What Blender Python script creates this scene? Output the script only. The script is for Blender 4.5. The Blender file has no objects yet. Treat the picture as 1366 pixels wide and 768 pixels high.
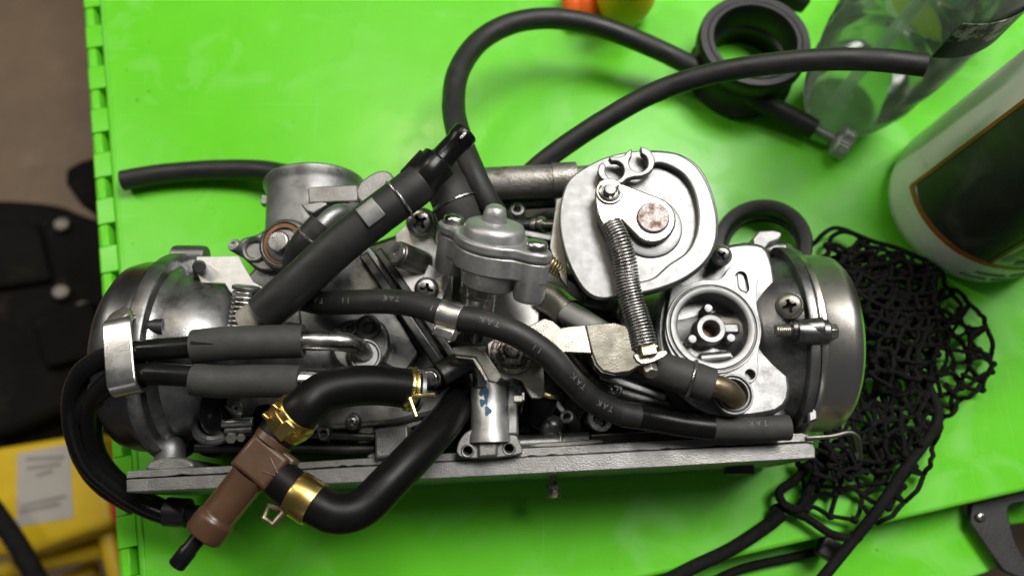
import bpy, bmesh, math, random
from mathutils import Vector, Matrix, geometry, noise
random.seed(7)
rad = math.radians
scene = bpy.context.scene
COL = scene.collection

# ------------------------------------------------------------------ camera
F = 1000.0            # focal length in photograph pixels (photo 1366 x 768)
CX, CY = 683.0, 384.0
H = 0.38              # camera height above the table, metres
TILT = rad(17)
cam_d = bpy.data.cameras.new('camera')
cam_d.sensor_width = 36.0
cam_d.lens = 36.0 * F / 1366.0
cam_d.clip_start = 0.01
cam_d.clip_end = 50
cam_d.dof.use_dof = True
cam_d.dof.focus_distance = 0.292
cam_d.dof.aperture_fstop = 6.3
cam = bpy.data.objects.new('camera', cam_d)
cam.location = (0, 0, H)
cam.rotation_euler = (TILT, 0, 0)
COL.objects.link(cam)
scene.camera = cam

# ------------------------------------------------------------------ light
world = bpy.data.worlds.new('World')
scene.world = world
world.use_nodes = True
world.node_tree.nodes['Background'].inputs[0].default_value = (0.9, 0.95, 1.0, 1)
world.node_tree.nodes['Background'].inputs[1].default_value = 0.055

def lamp(name, loc, aim, power, sx, sy, col=(1, 0.95, 0.88)):
    d = bpy.data.lights.new(name, 'AREA')
    d.shape = 'RECTANGLE'; d.size = sx; d.size_y = sy
    d.energy = power; d.color = col
    o = bpy.data.objects.new(name, d)
    o.location = loc
    o.rotation_euler = (Vector(aim) - Vector(loc)).to_track_quat('-Z', 'Y').to_euler()
    COL.objects.link(o)
    return o
lamp('ceiling_panel_lamp', (0.56, 0.66, 1.55), (0.15, 0.15, 0), 27, 0.8, 0.5, (1, 0.975, 0.94))
lamp('ceiling_diffuser', (0.1, 1.15, 1.6), (0.05, 0.15, 0), 5.0, 1.4, 0.8, (1, 0.98, 0.95))
lamp('side_tube_lamp', (1.45, 1.0, 1.1), (0.1, 0.12, 0), 5.0, 0.2, 0.8, (1, 0.97, 0.92))
lamp('front_highlight_lamp', (-0.35, -1.7, 1.0), (0, 0.1, 0.05), 0.8, 1.0, 0.05, (1, 0.96, 0.9))  # added lamp on the near side, for highlights on front-facing metal
lamp('ceiling_tube_lamp', (-1.2, 0.75, 1.15), (0, 0.1, 0), 7.0, 0.12, 1.0, (1, 0.95, 0.86))
lamp('ceiling_bulb_lamp', (-0.37, 1.0, 1.5), (0, 0.1, 0), 1.3, 0.035, 0.035, (1, 0.86, 0.6))
lamp('ceiling_bulb_lamp', (-0.26, 1.0, 1.5), (0, 0.1, 0), 1.3, 0.035, 0.035, (1, 0.86, 0.6))

vs = scene.view_settings
vs.view_transform = 'Standard'
vs.look = 'None'
vs.exposure = 0.1
vs.gamma = 1.0
vs.use_curve_mapping = False
scene.cycles.max_bounces = 8
scene.cycles.transparent_max_bounces = 16

# ------------------------------------------------------------------ measuring: photo pixel + height (mm) -> metres
CT, ST = math.cos(TILT), math.sin(TILT)
def ray(u, v):
    a = (u - CX) / F; b = -(v - CY) / F
    return Vector((a, b * CT + ST, b * ST - CT))
def W(u, v, z):
    d = ray(u, v)
    k = (z * 0.001 - H) / d.z
    return Vector((d.x * k, d.y * k, z * 0.001))
def PX(u, v, z):
    return (z * 0.001 - H) / ray(u, v).z / F
CAMP = Vector((0, 0, H))

# ------------------------------------------------------------------ materials
def new_mat(name):
    m = bpy.data.materials.new(name)
    m.use_nodes = True
    nt = m.node_tree
    return m, nt, nt.nodes['Principled BSDF']
def nd(nt, kind, **kw):
    n = nt.nodes.new(kind)
    for k, v in kw.items():
        setattr(n, k, v)
    return n
def c4(c, f=1.0):
    return (min(1, c[0] * f), min(1, c[1] * f), min(1, c[2] * f), 1)

def surf(name, base, rough=0.5, metal=0.0, var=0.2, scale=120, bump=0.15, bscale=900, spots=None, spot_lo=0.62,
         spot_scale=260, rvar=0.12, spec=0.5, coat=0.0, detail=6, soft=0.16):
    """base colour with noise variation, fine relief, uneven gloss and optional stains of another colour"""
    m, nt, b = new_mat(name)
    L = nt.links
    tc = nd(nt, 'ShaderNodeTexCoord')
    n1 = nd(nt, 'ShaderNodeTexNoise'); n1.inputs['Scale'].default_value = scale; n1.inputs['Detail'].default_value = detail
    n1.inputs['Roughness'].default_value = 0.65
    L.new(tc.outputs['Object'], n1.inputs['Vector'])
    r1 = nd(nt, 'ShaderNodeValToRGB')
    r1.color_ramp.elements[0].position = 0.3; r1.color_ramp.elements[0].color = c4(base, 1 - var)
    r1.color_ramp.elements[1].position = 0.7; r1.color_ramp.elements[1].color = c4(base, 1 + var)
    L.new(n1.outputs[0], r1.inputs[0])
    colour = r1.outputs[0]
    if spots:
        n3 = nd(nt, 'ShaderNodeTexNoise'); n3.inputs['Scale'].default_value = spot_scale; n3.inputs['Detail'].default_value = 8
        n3.inputs['Roughness'].default_value = 0.7
        L.new(tc.outputs['Object'], n3.inputs['Vector'])
        r3 = nd(nt, 'ShaderNodeValToRGB')
        r3.color_ramp.elements[0].position = spot_lo; r3.color_ramp.elements[0].color = (0, 0, 0, 1)
        r3.color_ramp.elements[1].position = min(1, spot_lo + soft); r3.color_ramp.elements[1].color = (1, 1, 1, 1)
        L.new(n3.outputs[0], r3.inputs[0])
        mx = nd(nt, 'ShaderNodeMix', data_type='RGBA')
        L.new(r3.outputs[0], mx.inputs[0]); L.new(colour, mx.inputs[6]); mx.inputs[7].default_value = c4(spots)
        colour = mx.outputs[2]
    L.new(colour, b.inputs['Base Color'])
    b.inputs['Metallic'].default_value = metal
    b.inputs['Specular IOR Level'].default_value = spec
    b.inputs['Coat Weight'].default_value = coat
    n2 = nd(nt, 'ShaderNodeTexNoise'); n2.inputs['Scale'].default_value = scale * 0.6; n2.inputs['Detail'].default_value = 8
    L.new(tc.outputs['Object'], n2.inputs['Vector'])
    mr = nd(nt, 'ShaderNodeMapRange')
    mr.inputs[1].default_value = 0.3; mr.inputs[2].default_value = 0.7
    mr.inputs[3].default_value = max(0.03, rough - rvar); mr.inputs[4].default_value = min(1, rough + rvar)
    L.new(n2.outputs[0], mr.inputs[0]); L.new(mr.outputs[0], b.inputs['Roughness'])
    if bump:
        n4 = nd(nt, 'ShaderNodeTexNoise'); n4.inputs['Scale'].default_value = bscale; n4.inputs['Detail'].default_value = 4
        L.new(tc.outputs['Object'], n4.inputs['Vector'])
        bp = nd(nt, 'ShaderNodeBump'); bp.inputs['Strength'].default_value = bump; bp.inputs['Distance'].default_value = 0.0006
        L.new(n4.outputs[0], bp.inputs['Height']); L.new(bp.outputs[0], b.inputs['Normal'])
    return m

M = {}
M['green'] = surf('green_plastic', (0.125, 0.565, 0.022), 0.26, 0, 0.06, 18, 0.12, 90, rvar=0.10, spec=0.28, spots=(0.15, 0.60, 0.025), spot_lo=0.60, spot_scale=11)
M['cast'] = surf('cast_aluminium', (0.27, 0.27, 0.267), 0.43, 0.85, 0.28, 90, 0.18, 2600, spots=(0.10, 0.10, 0.096), spot_lo=0.54, spot_scale=170, soft=0.25)
M['castlight'] = surf('clean_diecast', (0.42, 0.42, 0.415), 0.40, 0.7, 0.18, 140, 0.15, 2600, spots=(0.22, 0.22, 0.215), spot_lo=0.54, spot_scale=200, soft=0.25)
M['castmid'] = surf('oily_cast_aluminium', (0.23, 0.23, 0.227), 0.36, 0.92, 0.32, 80, 0.16, 2600, spots=(0.06, 0.06, 0.057), spot_lo=0.50, spot_scale=110, soft=0.25)
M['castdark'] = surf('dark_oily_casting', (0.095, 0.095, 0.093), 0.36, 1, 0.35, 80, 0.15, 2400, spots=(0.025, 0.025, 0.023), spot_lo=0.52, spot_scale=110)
M['worn'] = surf('worn_flange_aluminium', (0.24, 0.235, 0.226), 0.44, 0.8, 0.25, 110, 0.3, 1500, spots=(0.14, 0.135, 0.125), spot_lo=0.55, spot_scale=200, soft=0.22)
M['bright'] = surf('machined_aluminium', (0.20, 0.20, 0.198), 0.42, 0.85, 0.07, 500, 0.08, 2600, spots=(0.20, 0.20, 0.198), spot_lo=0.60, spot_scale=240, soft=0.3, rvar=0.05)
M['zinc'] = surf('zinc_plate', (0.37, 0.357, 0.312), 0.36, 0.9, 0.12, 220, 0.15, 1500, spots=(0.24, 0.20, 0.125), spot_lo=0.52, spot_scale=330, soft=0.2)
M['whitezinc'] = surf('pale_zinc_plate', (0.62, 0.61, 0.585), 0.42, 0.65, 0.10, 300, 0.15, 2400, spots=(0.36, 0.31, 0.22), spot_lo=0.60, spot_scale=420, soft=0.15)
M['band'] = surf('bright_band_steel', (0.62, 0.61, 0.585), 0.26, 1, 0.10, 120, 0.05, 1800, spots=(0.40, 0.39, 0.37), spot_lo=0.58, spot_scale=160)
M['steel'] = surf('dull_steel', (0.46, 0.45, 0.43), 0.30, 1, 0.18, 300, 0.08, 2000, spots=(0.20, 0.17, 0.13), spot_lo=0.64, spot_scale=420)
M['nickel'] = surf('plated_cap_steel', (0.72, 0.69, 0.63), 0.32, 1, 0.10, 30, 0.05, 1500, spots=(0.46, 0.43, 0.37), spot_lo=0.55, spot_scale=50, rvar=0.07)
M['capshade'] = surf('shaded_cap_steel', (0.18, 0.18, 0.177), 0.36, 1, 0.2, 40, 0.08, 1500, spots=(0.10, 0.10, 0.10), spot_lo=0.58, spot_scale=60)  # left cap's shade put into the colour of the cap steel
M['rusty'] = surf('rusty_steel_tube', (0.28, 0.27, 0.25), 0.5, 0.85, 0.3, 120, 0.4, 1100, spots=(0.10, 0.075, 0.045), spot_lo=0.52, spot_scale=130)
M['rustpin'] = surf('rusted_pin_head', (0.42, 0.385, 0.37), 0.5, 0.8, 0.3, 500, 0.6, 1600, spots=(0.19, 0.11, 0.08), spot_lo=0.48, spot_scale=300, soft=0.15)
M['grime'] = surf('grimy_steel', (0.42, 0.38, 0.33), 0.45, 0.9, 0.35, 600, 0.6, 1600, spots=(0.03, 0.025, 0.02), spot_lo=0.48, spot_scale=650)
M['brownpipe'] = surf('varnished_brass_pipe', (0.20, 0.16, 0.10), 0.38, 0.8, 0.25, 200, 0.15, 1300, spots=(0.11, 0.075, 0.04), spot_lo=0.55, spot_scale=200)
M['gold'] = surf('yellow_chromate', (0.62, 0.45, 0.14), 0.26, 1, 0.10, 60, 0.02, 1200, spots=(0.50, 0.30, 0.10), spot_lo=0.55, spot_scale=60, soft=0.25, rvar=0.05)
M['goldwire'] = surf('yellow_chromate_wire', (0.85, 0.74, 0.32), 0.3, 1, 0.12, 300, 0.05, 1500)
M['brassblock'] = surf('brass_block', (0.62, 0.52, 0.32), 0.4, 1, 0.15, 300, 0.15, 1500)
M['rubber'] = surf('black_rubber_hose', (0.011, 0.011, 0.0105), 0.50, 0, 0.25, 120, 0.16, 2200, rvar=0.10, spots=(0.018, 0.0175, 0.016), spot_lo=0.55, spot_scale=90)
M['sleeve'] = surf('grey_rubber_sleeve', (0.034, 0.034, 0.0315), 0.66, 0, 0.2, 160, 0.25, 2200, rvar=0.10, spots=(0.056, 0.055, 0.05), spot_lo=0.6, spot_scale=130)
M['gloss'] = surf('glossy_black_rubber', (0.006, 0.006, 0.006), 0.26, 0, 0.2, 100, 0.05, 900, rvar=0.08, spec=0.22)
M['bighose'] = surf('black_coolant_hose', (0.0045, 0.0044, 0.0043), 0.38, 0, 0.25, 60, 0.08, 1500, rvar=0.08, spec=0.16, spots=(0.007, 0.007, 0.0067), spot_lo=0.60, spot_scale=60)
M['brown'] = surf('brown_moulded_plastic', (0.074, 0.037, 0.018), 0.36, 0, 0.12, 120, 0.06, 1500, spots=(0.065, 0.033, 0.019), spot_lo=0.62, spot_scale=90)
M['greyplastic'] = surf('grey_plastic_tube', (0.28, 0.28, 0.265), 0.5, 0, 0.08, 120, 0.08, 1200)
M['beige'] = surf('beige_tube_stub', (0.33, 0.31, 0.27), 0.6, 0.2, 0.2, 220, 0.3, 1400, spots=(0.16, 0.15, 0.13), spot_lo=0.6)
M['gunmetal'] = surf('dull_phosphated_steel', (0.25, 0.243, 0.215), 0.42, 1, 0.12, 300, 0.15, 2600)
M['print'] = surf('white_ink', (0.17, 0.17, 0.158), 0.7, 0, 0.35, 900, 0, spots=(0.025, 0.025, 0.023), spot_lo=0.47, spot_scale=1500)
M['bluepaint'] = surf('blue_paint_mark', (0.05, 0.13, 0.22), 0.55, 0, 0.3, 500, 0.1)
M['net'] = surf('black_net_cord', (0.009, 0.0088, 0.0085), 0.92, 0, 0.4, 400, 1.0, 1300, spec=0.12, spots=(0.026, 0.023, 0.02), spot_lo=0.60, spot_scale=300)
M['cord'] = surf('black_cord', (0.008, 0.008, 0.008), 0.8, 0, 0.3, 300, 0.7, 1200, spec=0.15)
M['boot'] = surf('black_rubber_boot', (0.009, 0.009, 0.009), 0.46, 0, 0.2, 80, 0.12, 900)
M['knob'] = surf('knurled_knob', (0.42, 0.42, 0.41), 0.45, 0.8, 0.2, 400, 0.3, 1500)
M['browngasket'] = surf('brown_gasket', (0.20, 0.095, 0.045), 0.5, 0.4, 0.25, 400, 0.2)
M['copper'] = surf('copper_washer', (0.20, 0.105, 0.06), 0.45, 0.9, 0.3, 500, 0.3)
M['blackmetal'] = surf('black_painted_steel', (0.018, 0.018, 0.018), 0.45, 0, 0.2, 100, 0.2, 900)
M['floor'] = surf('brown_floor', (0.19, 0.13, 0.08), 0.62, 0, 0.25, 7, 0.3, 60, spots=(0.30, 0.22, 0.15), spot_lo=0.58, spot_scale=9)
M['blackbag'] = surf('black_machine_paint', (0.007, 0.006, 0.0052), 0.8, 0, 0.4, 12, 0.4, 80, spots=(0.022, 0.018, 0.014), spot_lo=0.56, spot_scale=22, spec=0.12)
M['yellow'] = surf('yellow_plastic', (0.62, 0.42, 0.012), 0.45, 0, 0.1, 20, 0.1, 200)
M['paper'] = surf('printed_paper', (0.40, 0.37, 0.33), 0.8, 0, 0.06, 30, 0)
M['ink'] = surf('grey_print', (0.24, 0.22, 0.20), 0.8, 0, 0.15, 90, 0)
M['red'] = surf('red_plastic', (0.42, 0.008, 0.02), 0.4, 0, 0.1, 40, 0.05)
M['duck'] = surf('yellow_vinyl', (0.80, 0.50, 0.01), 0.4, 0, 0.05, 40, 0.03)
M['orange'] = surf('orange_vinyl', (0.85, 0.13, 0.01), 0.4, 0, 0.08, 40, 0.03)
M['white'] = surf('white_bottle_plastic', (0.80, 0.79, 0.73), 0.33, 0, 0.05, 30, 0.05, 200, spots=(0.60, 0.57, 0.48), spot_lo=0.62, spot_scale=40)
M['blacklabel'] = surf('black_label', (0.028, 0.027, 0.026), 0.42, 0, 0.3, 60, 0.05, 300, spots=(0.09, 0.09, 0.085), spot_lo=0.70, spot_scale=70)
M['orangeline'] = surf('orange_label_border', (0.34, 0.10, 0.012), 0.4, 0, 0.35, 60, 0)
M['darkred'] = surf('dark_red_line', (0.12, 0.012, 0.008), 0.4, 0, 0.3, 60, 0)
M['olive'] = surf('olive_label_print', (0.22, 0.22, 0.02), 0.35, 0, 0.25, 60, 0)
M['palelabel'] = surf('pale_label_print', (0.42, 0.46, 0.32), 0.4, 0, 0.1, 60, 0)
M['greenink'] = surf('green_label_print', (0.13, 0.22, 0.09), 0.5, 0, 0.2, 200, 0)
M['yellowlabel'] = surf('yellow_label', (0.50, 0.46, 0.005), 0.45, 0, 0.12, 60, 0)
M['bluelabel'] = surf('teal_label_print', (0.04, 0.20, 0.22), 0.45, 0, 0.3, 120, 0)
M['chippedlabel'] = surf('scratched_black_label', (0.012, 0.012, 0.012), 0.35, 0, 0.2, 60, 0.1, 300, spots=(0.42, 0.46, 0.38), soft=0.06, spot_lo=0.52, spot_scale=55)
M['tube'] = surf('translucent_dip_tube', (0.55, 0.66, 0.58), 0.4, 0, 0.05, 60, 0)
M['tube'].node_tree.nodes['Principled BSDF'].inputs['Alpha'].default_value = 0.55

def wear(m, base_light, scratch=0.5, specks=True):
    """adds fine scratches, smears and grit specks to a plastic made by surf()"""
    nt = m.node_tree; L = nt.links; b = nt.nodes['Principled BSDF']
    tc = nd(nt, 'ShaderNodeTexCoord')
    col = b.inputs['Base Color'].links[0].from_socket
    rgh = b.inputs['Roughness'].links[0].from_socket
    fac = None
    for rot, sc in ((0.5, (900, 14, 1)), (-0.9, (14, 800, 1)), (1.9, (700, 11, 1))):
        mp = nd(nt, 'ShaderNodeMapping'); mp.inputs['Rotation'].default_value = (0, 0, rot); mp.inputs['Scale'].default_value = sc
        L.new(tc.outputs['Object'], mp.inputs['Vector'])
        n = nd(nt, 'ShaderNodeTexNoise'); n.inputs['Scale'].default_value = 1.0; n.inputs['Detail'].default_value = 2
        n.inputs['Distortion'].default_value = 0.4
        L.new(mp.outputs[0], n.inputs['Vector'])
        r = nd(nt, 'ShaderNodeMapRange'); r.inputs[1].default_value = 0.70; r.inputs[2].default_value = 0.78
        L.new(n.outputs[0], r.inputs[0])
        if fac is None: fac = r.outputs[0]
        else:
            mx = nd(nt, 'ShaderNodeMath', operation='MAXIMUM'); L.new(fac, mx.inputs[0]); L.new(r.outputs[0], mx.inputs[1]); fac = mx.outputs[0]
    # smears of dried residue
    n = nd(nt, 'ShaderNodeTexNoise'); n.inputs['Scale'].default_value = 26; n.inputs['Detail'].default_value = 7; n.inputs['Distortion'].default_value = 1.2
    L.new(tc.outputs['Object'], n.inputs['Vector'])
    sm = nd(nt, 'ShaderNodeMapRange'); sm.inputs[1].default_value = 0.52; sm.inputs[2].default_value = 0.72; sm.inputs[4].default_value = 0.45
    L.new(n.outputs[0], sm.inputs[0])
    ml = nd(nt, 'ShaderNodeMath', operation='MULTIPLY'); L.new(fac, ml.inputs[0]); ml.inputs[1].default_value = scratch
    mxx = nd(nt, 'ShaderNodeMath', operation='MAXIMUM'); L.new(ml.outputs[0], mxx.inputs[0]); L.new(sm.outputs[0], mxx.inputs[1])
    c1 = nd(nt, 'ShaderNodeMix', data_type='RGBA'); L.new(mxx.outputs[0], c1.inputs[0]); L.new(col, c1.inputs[6]); c1.inputs[7].default_value = c4(base_light)
    out = c1.outputs[2]
    if specks:
        v = nd(nt, 'ShaderNodeTexVoronoi'); v.inputs['Scale'].default_value = 90; v.inputs['Randomness'].default_value = 1
        L.new(tc.outputs['Object'], v.inputs['Vector'])
        r = nd(nt, 'ShaderNodeMapRange'); r.inputs[1].default_value = 0.10; r.inputs[2].default_value = 0.05; r.inputs[3].default_value = 0; r.inputs[4].default_value = 1
        L.new(v.outputs['Distance'], r.inputs[0])
        n5 = nd(nt, 'ShaderNodeTexNoise'); n5.inputs['Scale'].default_value = 30
        L.new(tc.outputs['Object'], n5.inputs['Vector'])
        r5 = nd(nt, 'ShaderNodeMapRange'); r5.inputs[1].default_value = 0.55; r5.inputs[2].default_value = 0.7; r5.inputs[4].default_value = 0.9
        L.new(n5.outputs[0], r5.inputs[0])
        m5 = nd(nt, 'ShaderNodeMath', operation='MULTIPLY'); L.new(r.outputs[0], m5.inputs[0]); L.new(r5.outputs[0], m5.inputs[1])
        c2 = nd(nt, 'ShaderNodeMix', data_type='RGBA'); L.new(m5.outputs[0], c2.inputs[0]); L.new(out, c2.inputs[6]); c2.inputs[7].default_value = (0.05, 0.10, 0.02, 1)
        out = c2.outputs[2]
    L.new(out, b.inputs['Base Color'])
    ad = nd(nt, 'ShaderNodeMath', operation='MULTIPLY_ADD'); L.new(mxx.outputs[0], ad.inputs[0]); ad.inputs[1].default_value = 0.35; L.new(rgh, ad.inputs[2])
    L.new(ad.outputs[0], b.inputs['Roughness'])
wear(M['worn'], (0.36, 0.355, 0.345), 0.8, False)
wear(M['cast'], (0.40, 0.40, 0.395), 0.5, False)
wear(M['green'], (0.21, 0.62, 0.11), 0.7)
wear(M['bighose'], (0.010, 0.0098, 0.0094), 0.5, False)
wear(M['gloss'], (0.010, 0.010, 0.0098), 0.5, False)
wear(M['rubber'], (0.026, 0.0255, 0.024), 0.5, False)
wear(M['brown'], (0.085, 0.052, 0.034), 0.6, False)
wear(M['blacklabel'], (0.13, 0.13, 0.12), 0.7, False)
wear(M['gold'], (0.42, 0.30, 0.12), 0.6, False)
def clear_plastic():
    m = bpy.data.materials.new('clear_bottle_plastic'); m.use_nodes = True
    nt = m.node_tree; nt.nodes.clear(); L = nt.links
    out = nd(nt, 'ShaderNodeOutputMaterial')
    tr = nd(nt, 'ShaderNodeBsdfTransparent'); tr.inputs[0].default_value = (0.965, 0.985, 0.97, 1)
    gl = nd(nt, 'ShaderNodeBsdfGlossy'); gl.inputs['Roughness'].default_value = 0.12
    df = nd(nt, 'ShaderNodeBsdfDiffuse'); df.inputs[0].default_value = (0.60, 0.72, 0.60, 1)
    fr = nd(nt, 'ShaderNodeFresnel'); fr.inputs[0].default_value = 1.42
    tc = nd(nt, 'ShaderNodeTexCoord')
    nz = nd(nt, 'ShaderNodeTexNoise'); nz.inputs['Scale'].default_value = 45; nz.inputs['Detail'].default_value = 5
    bp = nd(nt, 'ShaderNodeBump'); bp.inputs['Strength'].default_value = 0.12; bp.inputs['Distance'].default_value = 0.003
    L.new(tc.outputs['Object'], nz.inputs['Vector']); L.new(nz.outputs[0], bp.inputs['Height'])
    L.new(bp.outputs[0], gl.inputs['Normal']); L.new(bp.outputs[0], fr.inputs['Normal'])
    mz = nd(nt, 'ShaderNodeMapRange'); mz.inputs[1].default_value = 0.4; mz.inputs[2].default_value = 0.75
    mz.inputs[3].default_value = 0.26; mz.inputs[4].default_value = 0.34
    L.new(nz.outputs[0], mz.inputs[0])
    m1 = nd(nt, 'ShaderNodeMixShader'); L.new(mz.outputs[0], m1.inputs[0]); L.new(tr.outputs[0], m1.inputs[1]); L.new(df.outputs[0], m1.inputs[2])
    m2 = nd(nt, 'ShaderNodeMixShader'); L.new(fr.outputs[0], m2.inputs[0]); L.new(m1.outputs[0], m2.inputs[1]); L.new(gl.outputs[0], m2.inputs[2])
    L.new(m2.outputs[0], out.inputs[0])
    return m
M['clear'] = clear_plastic()

# ------------------------------------------------------------------ geometry helpers
def frame(axis, ref=None):
    z = Vector(axis).normalized()
    r = Vector(ref) if ref is not None else (Vector((0, 0, 1)) if abs(z.z) < 0.9 else Vector((1, 0, 0)))
    x = (r - z * r.dot(z)).normalized()
    y = z.cross(x)
    return x, y, z
def smooth_path(pts, n=8):
    """Catmull-Rom through the points"""
    P = [Vector(p) for p in pts]
    if len(P) < 3:
        return [P[0].lerp(P[1], i / n) for i in range(n + 1)]
    out = []
    E = [P[0] * 2 - P[1]] + P + [P[-1] * 2 - P[-2]]
    for i in range(1, len(E) - 2):
        a, b, c, d = E[i - 1], E[i], E[i + 1], E[i + 2]
        for k in range(n):
            t = k / n
            out.append(0.5 * ((2 * b) + (c - a) * t + (2 * a - 5 * b + 4 * c - d) * t * t + (3 * b - a - 3 * c + d) * t ** 3))
    out.append(P[-1])
    return out
def chaikin(poly, it=2):
    for _ in range(it):
        q = []
        for i in range(len(poly)):
            a = poly[i]; b = poly[(i + 1) % len(poly)]
            q.append((a[0] * .75 + b[0] * .25, a[1] * .75 + b[1] * .25))
            q.append((a[0] * .25 + b[0] * .75, a[1] * .25 + b[1] * .75))
        poly = q
    return poly
def circ(u, v, r, n=24, a0=0, a1=360):
    full = abs(a1 - a0) >= 360
    return [(u + r * math.cos(rad(a0 + (a1 - a0) * i / (n if full else n - 1))), v + r * math.sin(rad(a0 + (a1 - a0) * i / (n if full else n - 1)))) for i in range(n)]
def hull(circles, n=20):
    pts = []
    for (u, v, r) in circles:
        pts += circ(u, v, r, n)
    idx = geometry.convex_hull_2d([Vector(p) for p in pts])
    return [pts[i] for i in idx]

class MB:
    def __init__(s):
        s.v = []; s.f = []
    def ring(s, pts):
        i0 = len(s.v); s.v += [Vector(p) for p in pts]
        return list(range(i0, len(s.v)))
    def bridge(s, a, b):
        n = len(a)
        if len(a) == 1 and len(b) == 1: return
        if len(a) == 1:
            m = len(b)
            for i in range(m): s.f.append((a[0], b[(i + 1) % m], b[i]))
            return
        if len(b) == 1:
            for i in range(n): s.f.append((a[i], a[(i + 1) % n], b[0]))
            return
        for i in range(n):
            s.f.append((a[i], a[(i + 1) % n], b[(i + 1) % n], b[i]))
    def lathe(s, prof, o, ax, n=32, ref=None, ky=1.0):
        x, y, z = frame(ax, ref); o = Vector(o)
        prev = None
        for (r, h) in prof:
            if r < 1e-7: cur = s.ring([o + z * h])
            else: cur = s.ring([o + z * h + (x * math.cos(2 * math.pi * i / n) + y * ky * math.sin(2 * math.pi * i / n)) * r for i in range(n)])
            if prev is not None: s.bridge(prev, cur)
            prev = cur
        return s
    def tube(s, pts, r, n=14, hollow=None, caps=True):
        P = [Vector(p) for p in pts]
        R = r if isinstance(r, (list, tuple)) else [r] * len(P)
        t0 = (P[1] - P[0]).normalized()
        x, y, _ = frame(t0)
        prev = None; first = None; ft = t0
        for i, p in enumerate(P):
            t = (P[min(i + 1, len(P) - 1)] - P[max(i - 1, 0)]).normalized()
            x = (x - t * x.dot(t)).normalized(); y = t.cross(x)
            cur = s.ring([p + (x * math.cos(2 * math.pi * k / n) + y * math.sin(2 * math.pi * k / n)) * R[i] for k in range(n)])
            if prev is not None: s.bridge(prev, cur)
            else: first = (cur, x.copy(), y.copy(), t.copy(), p)
            prev = cur
        last = (prev, x, y, t, P[-1])
        for (rg, xx, yy, tt, p), sg, rr in ((first, 1, R[0]), (last, -1, R[-1])):
            if hollow:
                ri = rr * hollow
                a = s.ring([p + (xx * math.cos(2 * math.pi * k / n) + yy * math.sin(2 * math.pi * k / n)) * ri for k in range(n)])
                b = s.ring([p + tt * sg * rr * 2.2 + (xx * math.cos(2 * math.pi * k / n) + yy * math.sin(2 * math.pi * k / n)) * ri for k in range(n)])
                if sg > 0: s.bridge(a, rg); s.bridge(b, a); s.f.append(tuple(b))
                else: s.bridge(rg, a); s.bridge(a, b); s.f.append(tuple(reversed(b)))
            elif caps:
                s.f.append(tuple(reversed(rg)) if sg > 0 else tuple(rg))
        return s
    def slab(s, outer, holes, down):
        """outer/holes: lists of 3d points on the top face; extruded by vector or function"""
        loops = [[Vector(p) for p in outer]] + [[Vector(p) for p in h] for h in holes]
        flat = [p for l in loops for p in l]
        i0 = len(s.v); n = len(flat)
        dv = Vector(down)
        s.v += flat; s.v += [p + dv for p in flat]
        def area(l):
            return sum((l[i].x * l[(i + 1) % len(l)].y - l[(i + 1) % len(l)].x * l[i].y) for i in range(len(l)))
        if holes:
            for t in geometry.tessellate_polygon(loops):
                s.f.append((i0 + t[0], i0 + t[1], i0 + t[2])); s.f.append((i0 + n + t[2], i0 + n + t[1], i0 + n + t[0]))
        else:
            s.f.append(tuple(i0 + i for i in range(n))); s.f.append(tuple(i0 + n + i for i in reversed(range(n))))
        k = i0
        for l in loops:
            m = len(l)
            for i in range(m):
                a = k + i; b = k + (i + 1) % m
                s.f.append((a, a + n, b + n, b))
            k += m
        return s
    def prism(s, poly, z, th, holes=(), zf=None, down=None):
        zz = zf or (lambda u, v: z)
        outer = [W(u, v, zz(u, v)) for u, v in poly]
        hs = [[W(u, v, zz(u, v)) for u, v in h] for h in holes]
        return s.slab(outer, hs, down if down is not None else (0, 0, -th * 0.001))
    def fprism(s, poly, o, fr, h0, h1, holes=()):
        x, y, z = fr; o = Vector(o)
        g = lambda p: o + x * p[0] + y * p[1] + z * h1
        return s.slab([g(p) for p in poly], [[g(p) for p in h] for h in holes], z * (h0 - h1))
    def box(s, c, dims, fr=None):
        x, y, z = fr or (Vector((1, 0, 0)), Vector((0, 1, 0)), Vector((0, 0, 1)))
        a, b, d = dims[0] / 2, dims[1] / 2, dims[2] / 2
        return s.fprism([(-a, -b), (a, -b), (a, b), (-a, b)], c, (x, y, z), -d, d)
    def build(s, name, mat, parent=None, bevel=0.0, ang=38, seg=2):
        me = bpy.data.meshes.new(name)
        me.from_pydata([tuple(v) for v in s.v], [], s.f)
        bm = bmesh.new(); bm.from_mesh(me)
        bmesh.ops.recalc_face_normals(bm, faces=bm.faces)
        bm.to_mesh(me); bm.free()
        return finish(name, me, mat, parent, bevel, ang, seg)
def finish(name, me, mat, parent=None, bevel=0.0, ang=38, seg=2):
    me.polygons.foreach_set('use_smooth', [True] * len(me.polygons))
    me.set_sharp_from_angle(angle=rad(ang))
    if not me.materials: me.materials.append(M[mat] if isinstance(mat, str) else mat)
    o = bpy.data.objects.new(name, me); COL.objects.link(o)
    if bevel:
        b = o.modifiers.new('bevel', 'BEVEL'); b.width = bevel * 0.001; b.segments = seg
        b.limit_method = 'ANGLE'; b.angle_limit = rad(ang); b.use_clamp_overlap = True; b.harden_normals = False
    adopt(o, parent)
    return o
def adopt(o, parent):
    if parent is None: return
    o.parent = parent
    if parent.type == 'EMPTY':
        o.matrix_parent_inverse = Matrix.Translation(-parent.location)
    elif parent.get('placed'):
        o.matrix_parent_inverse = parent.matrix_basis.inverted()
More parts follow.
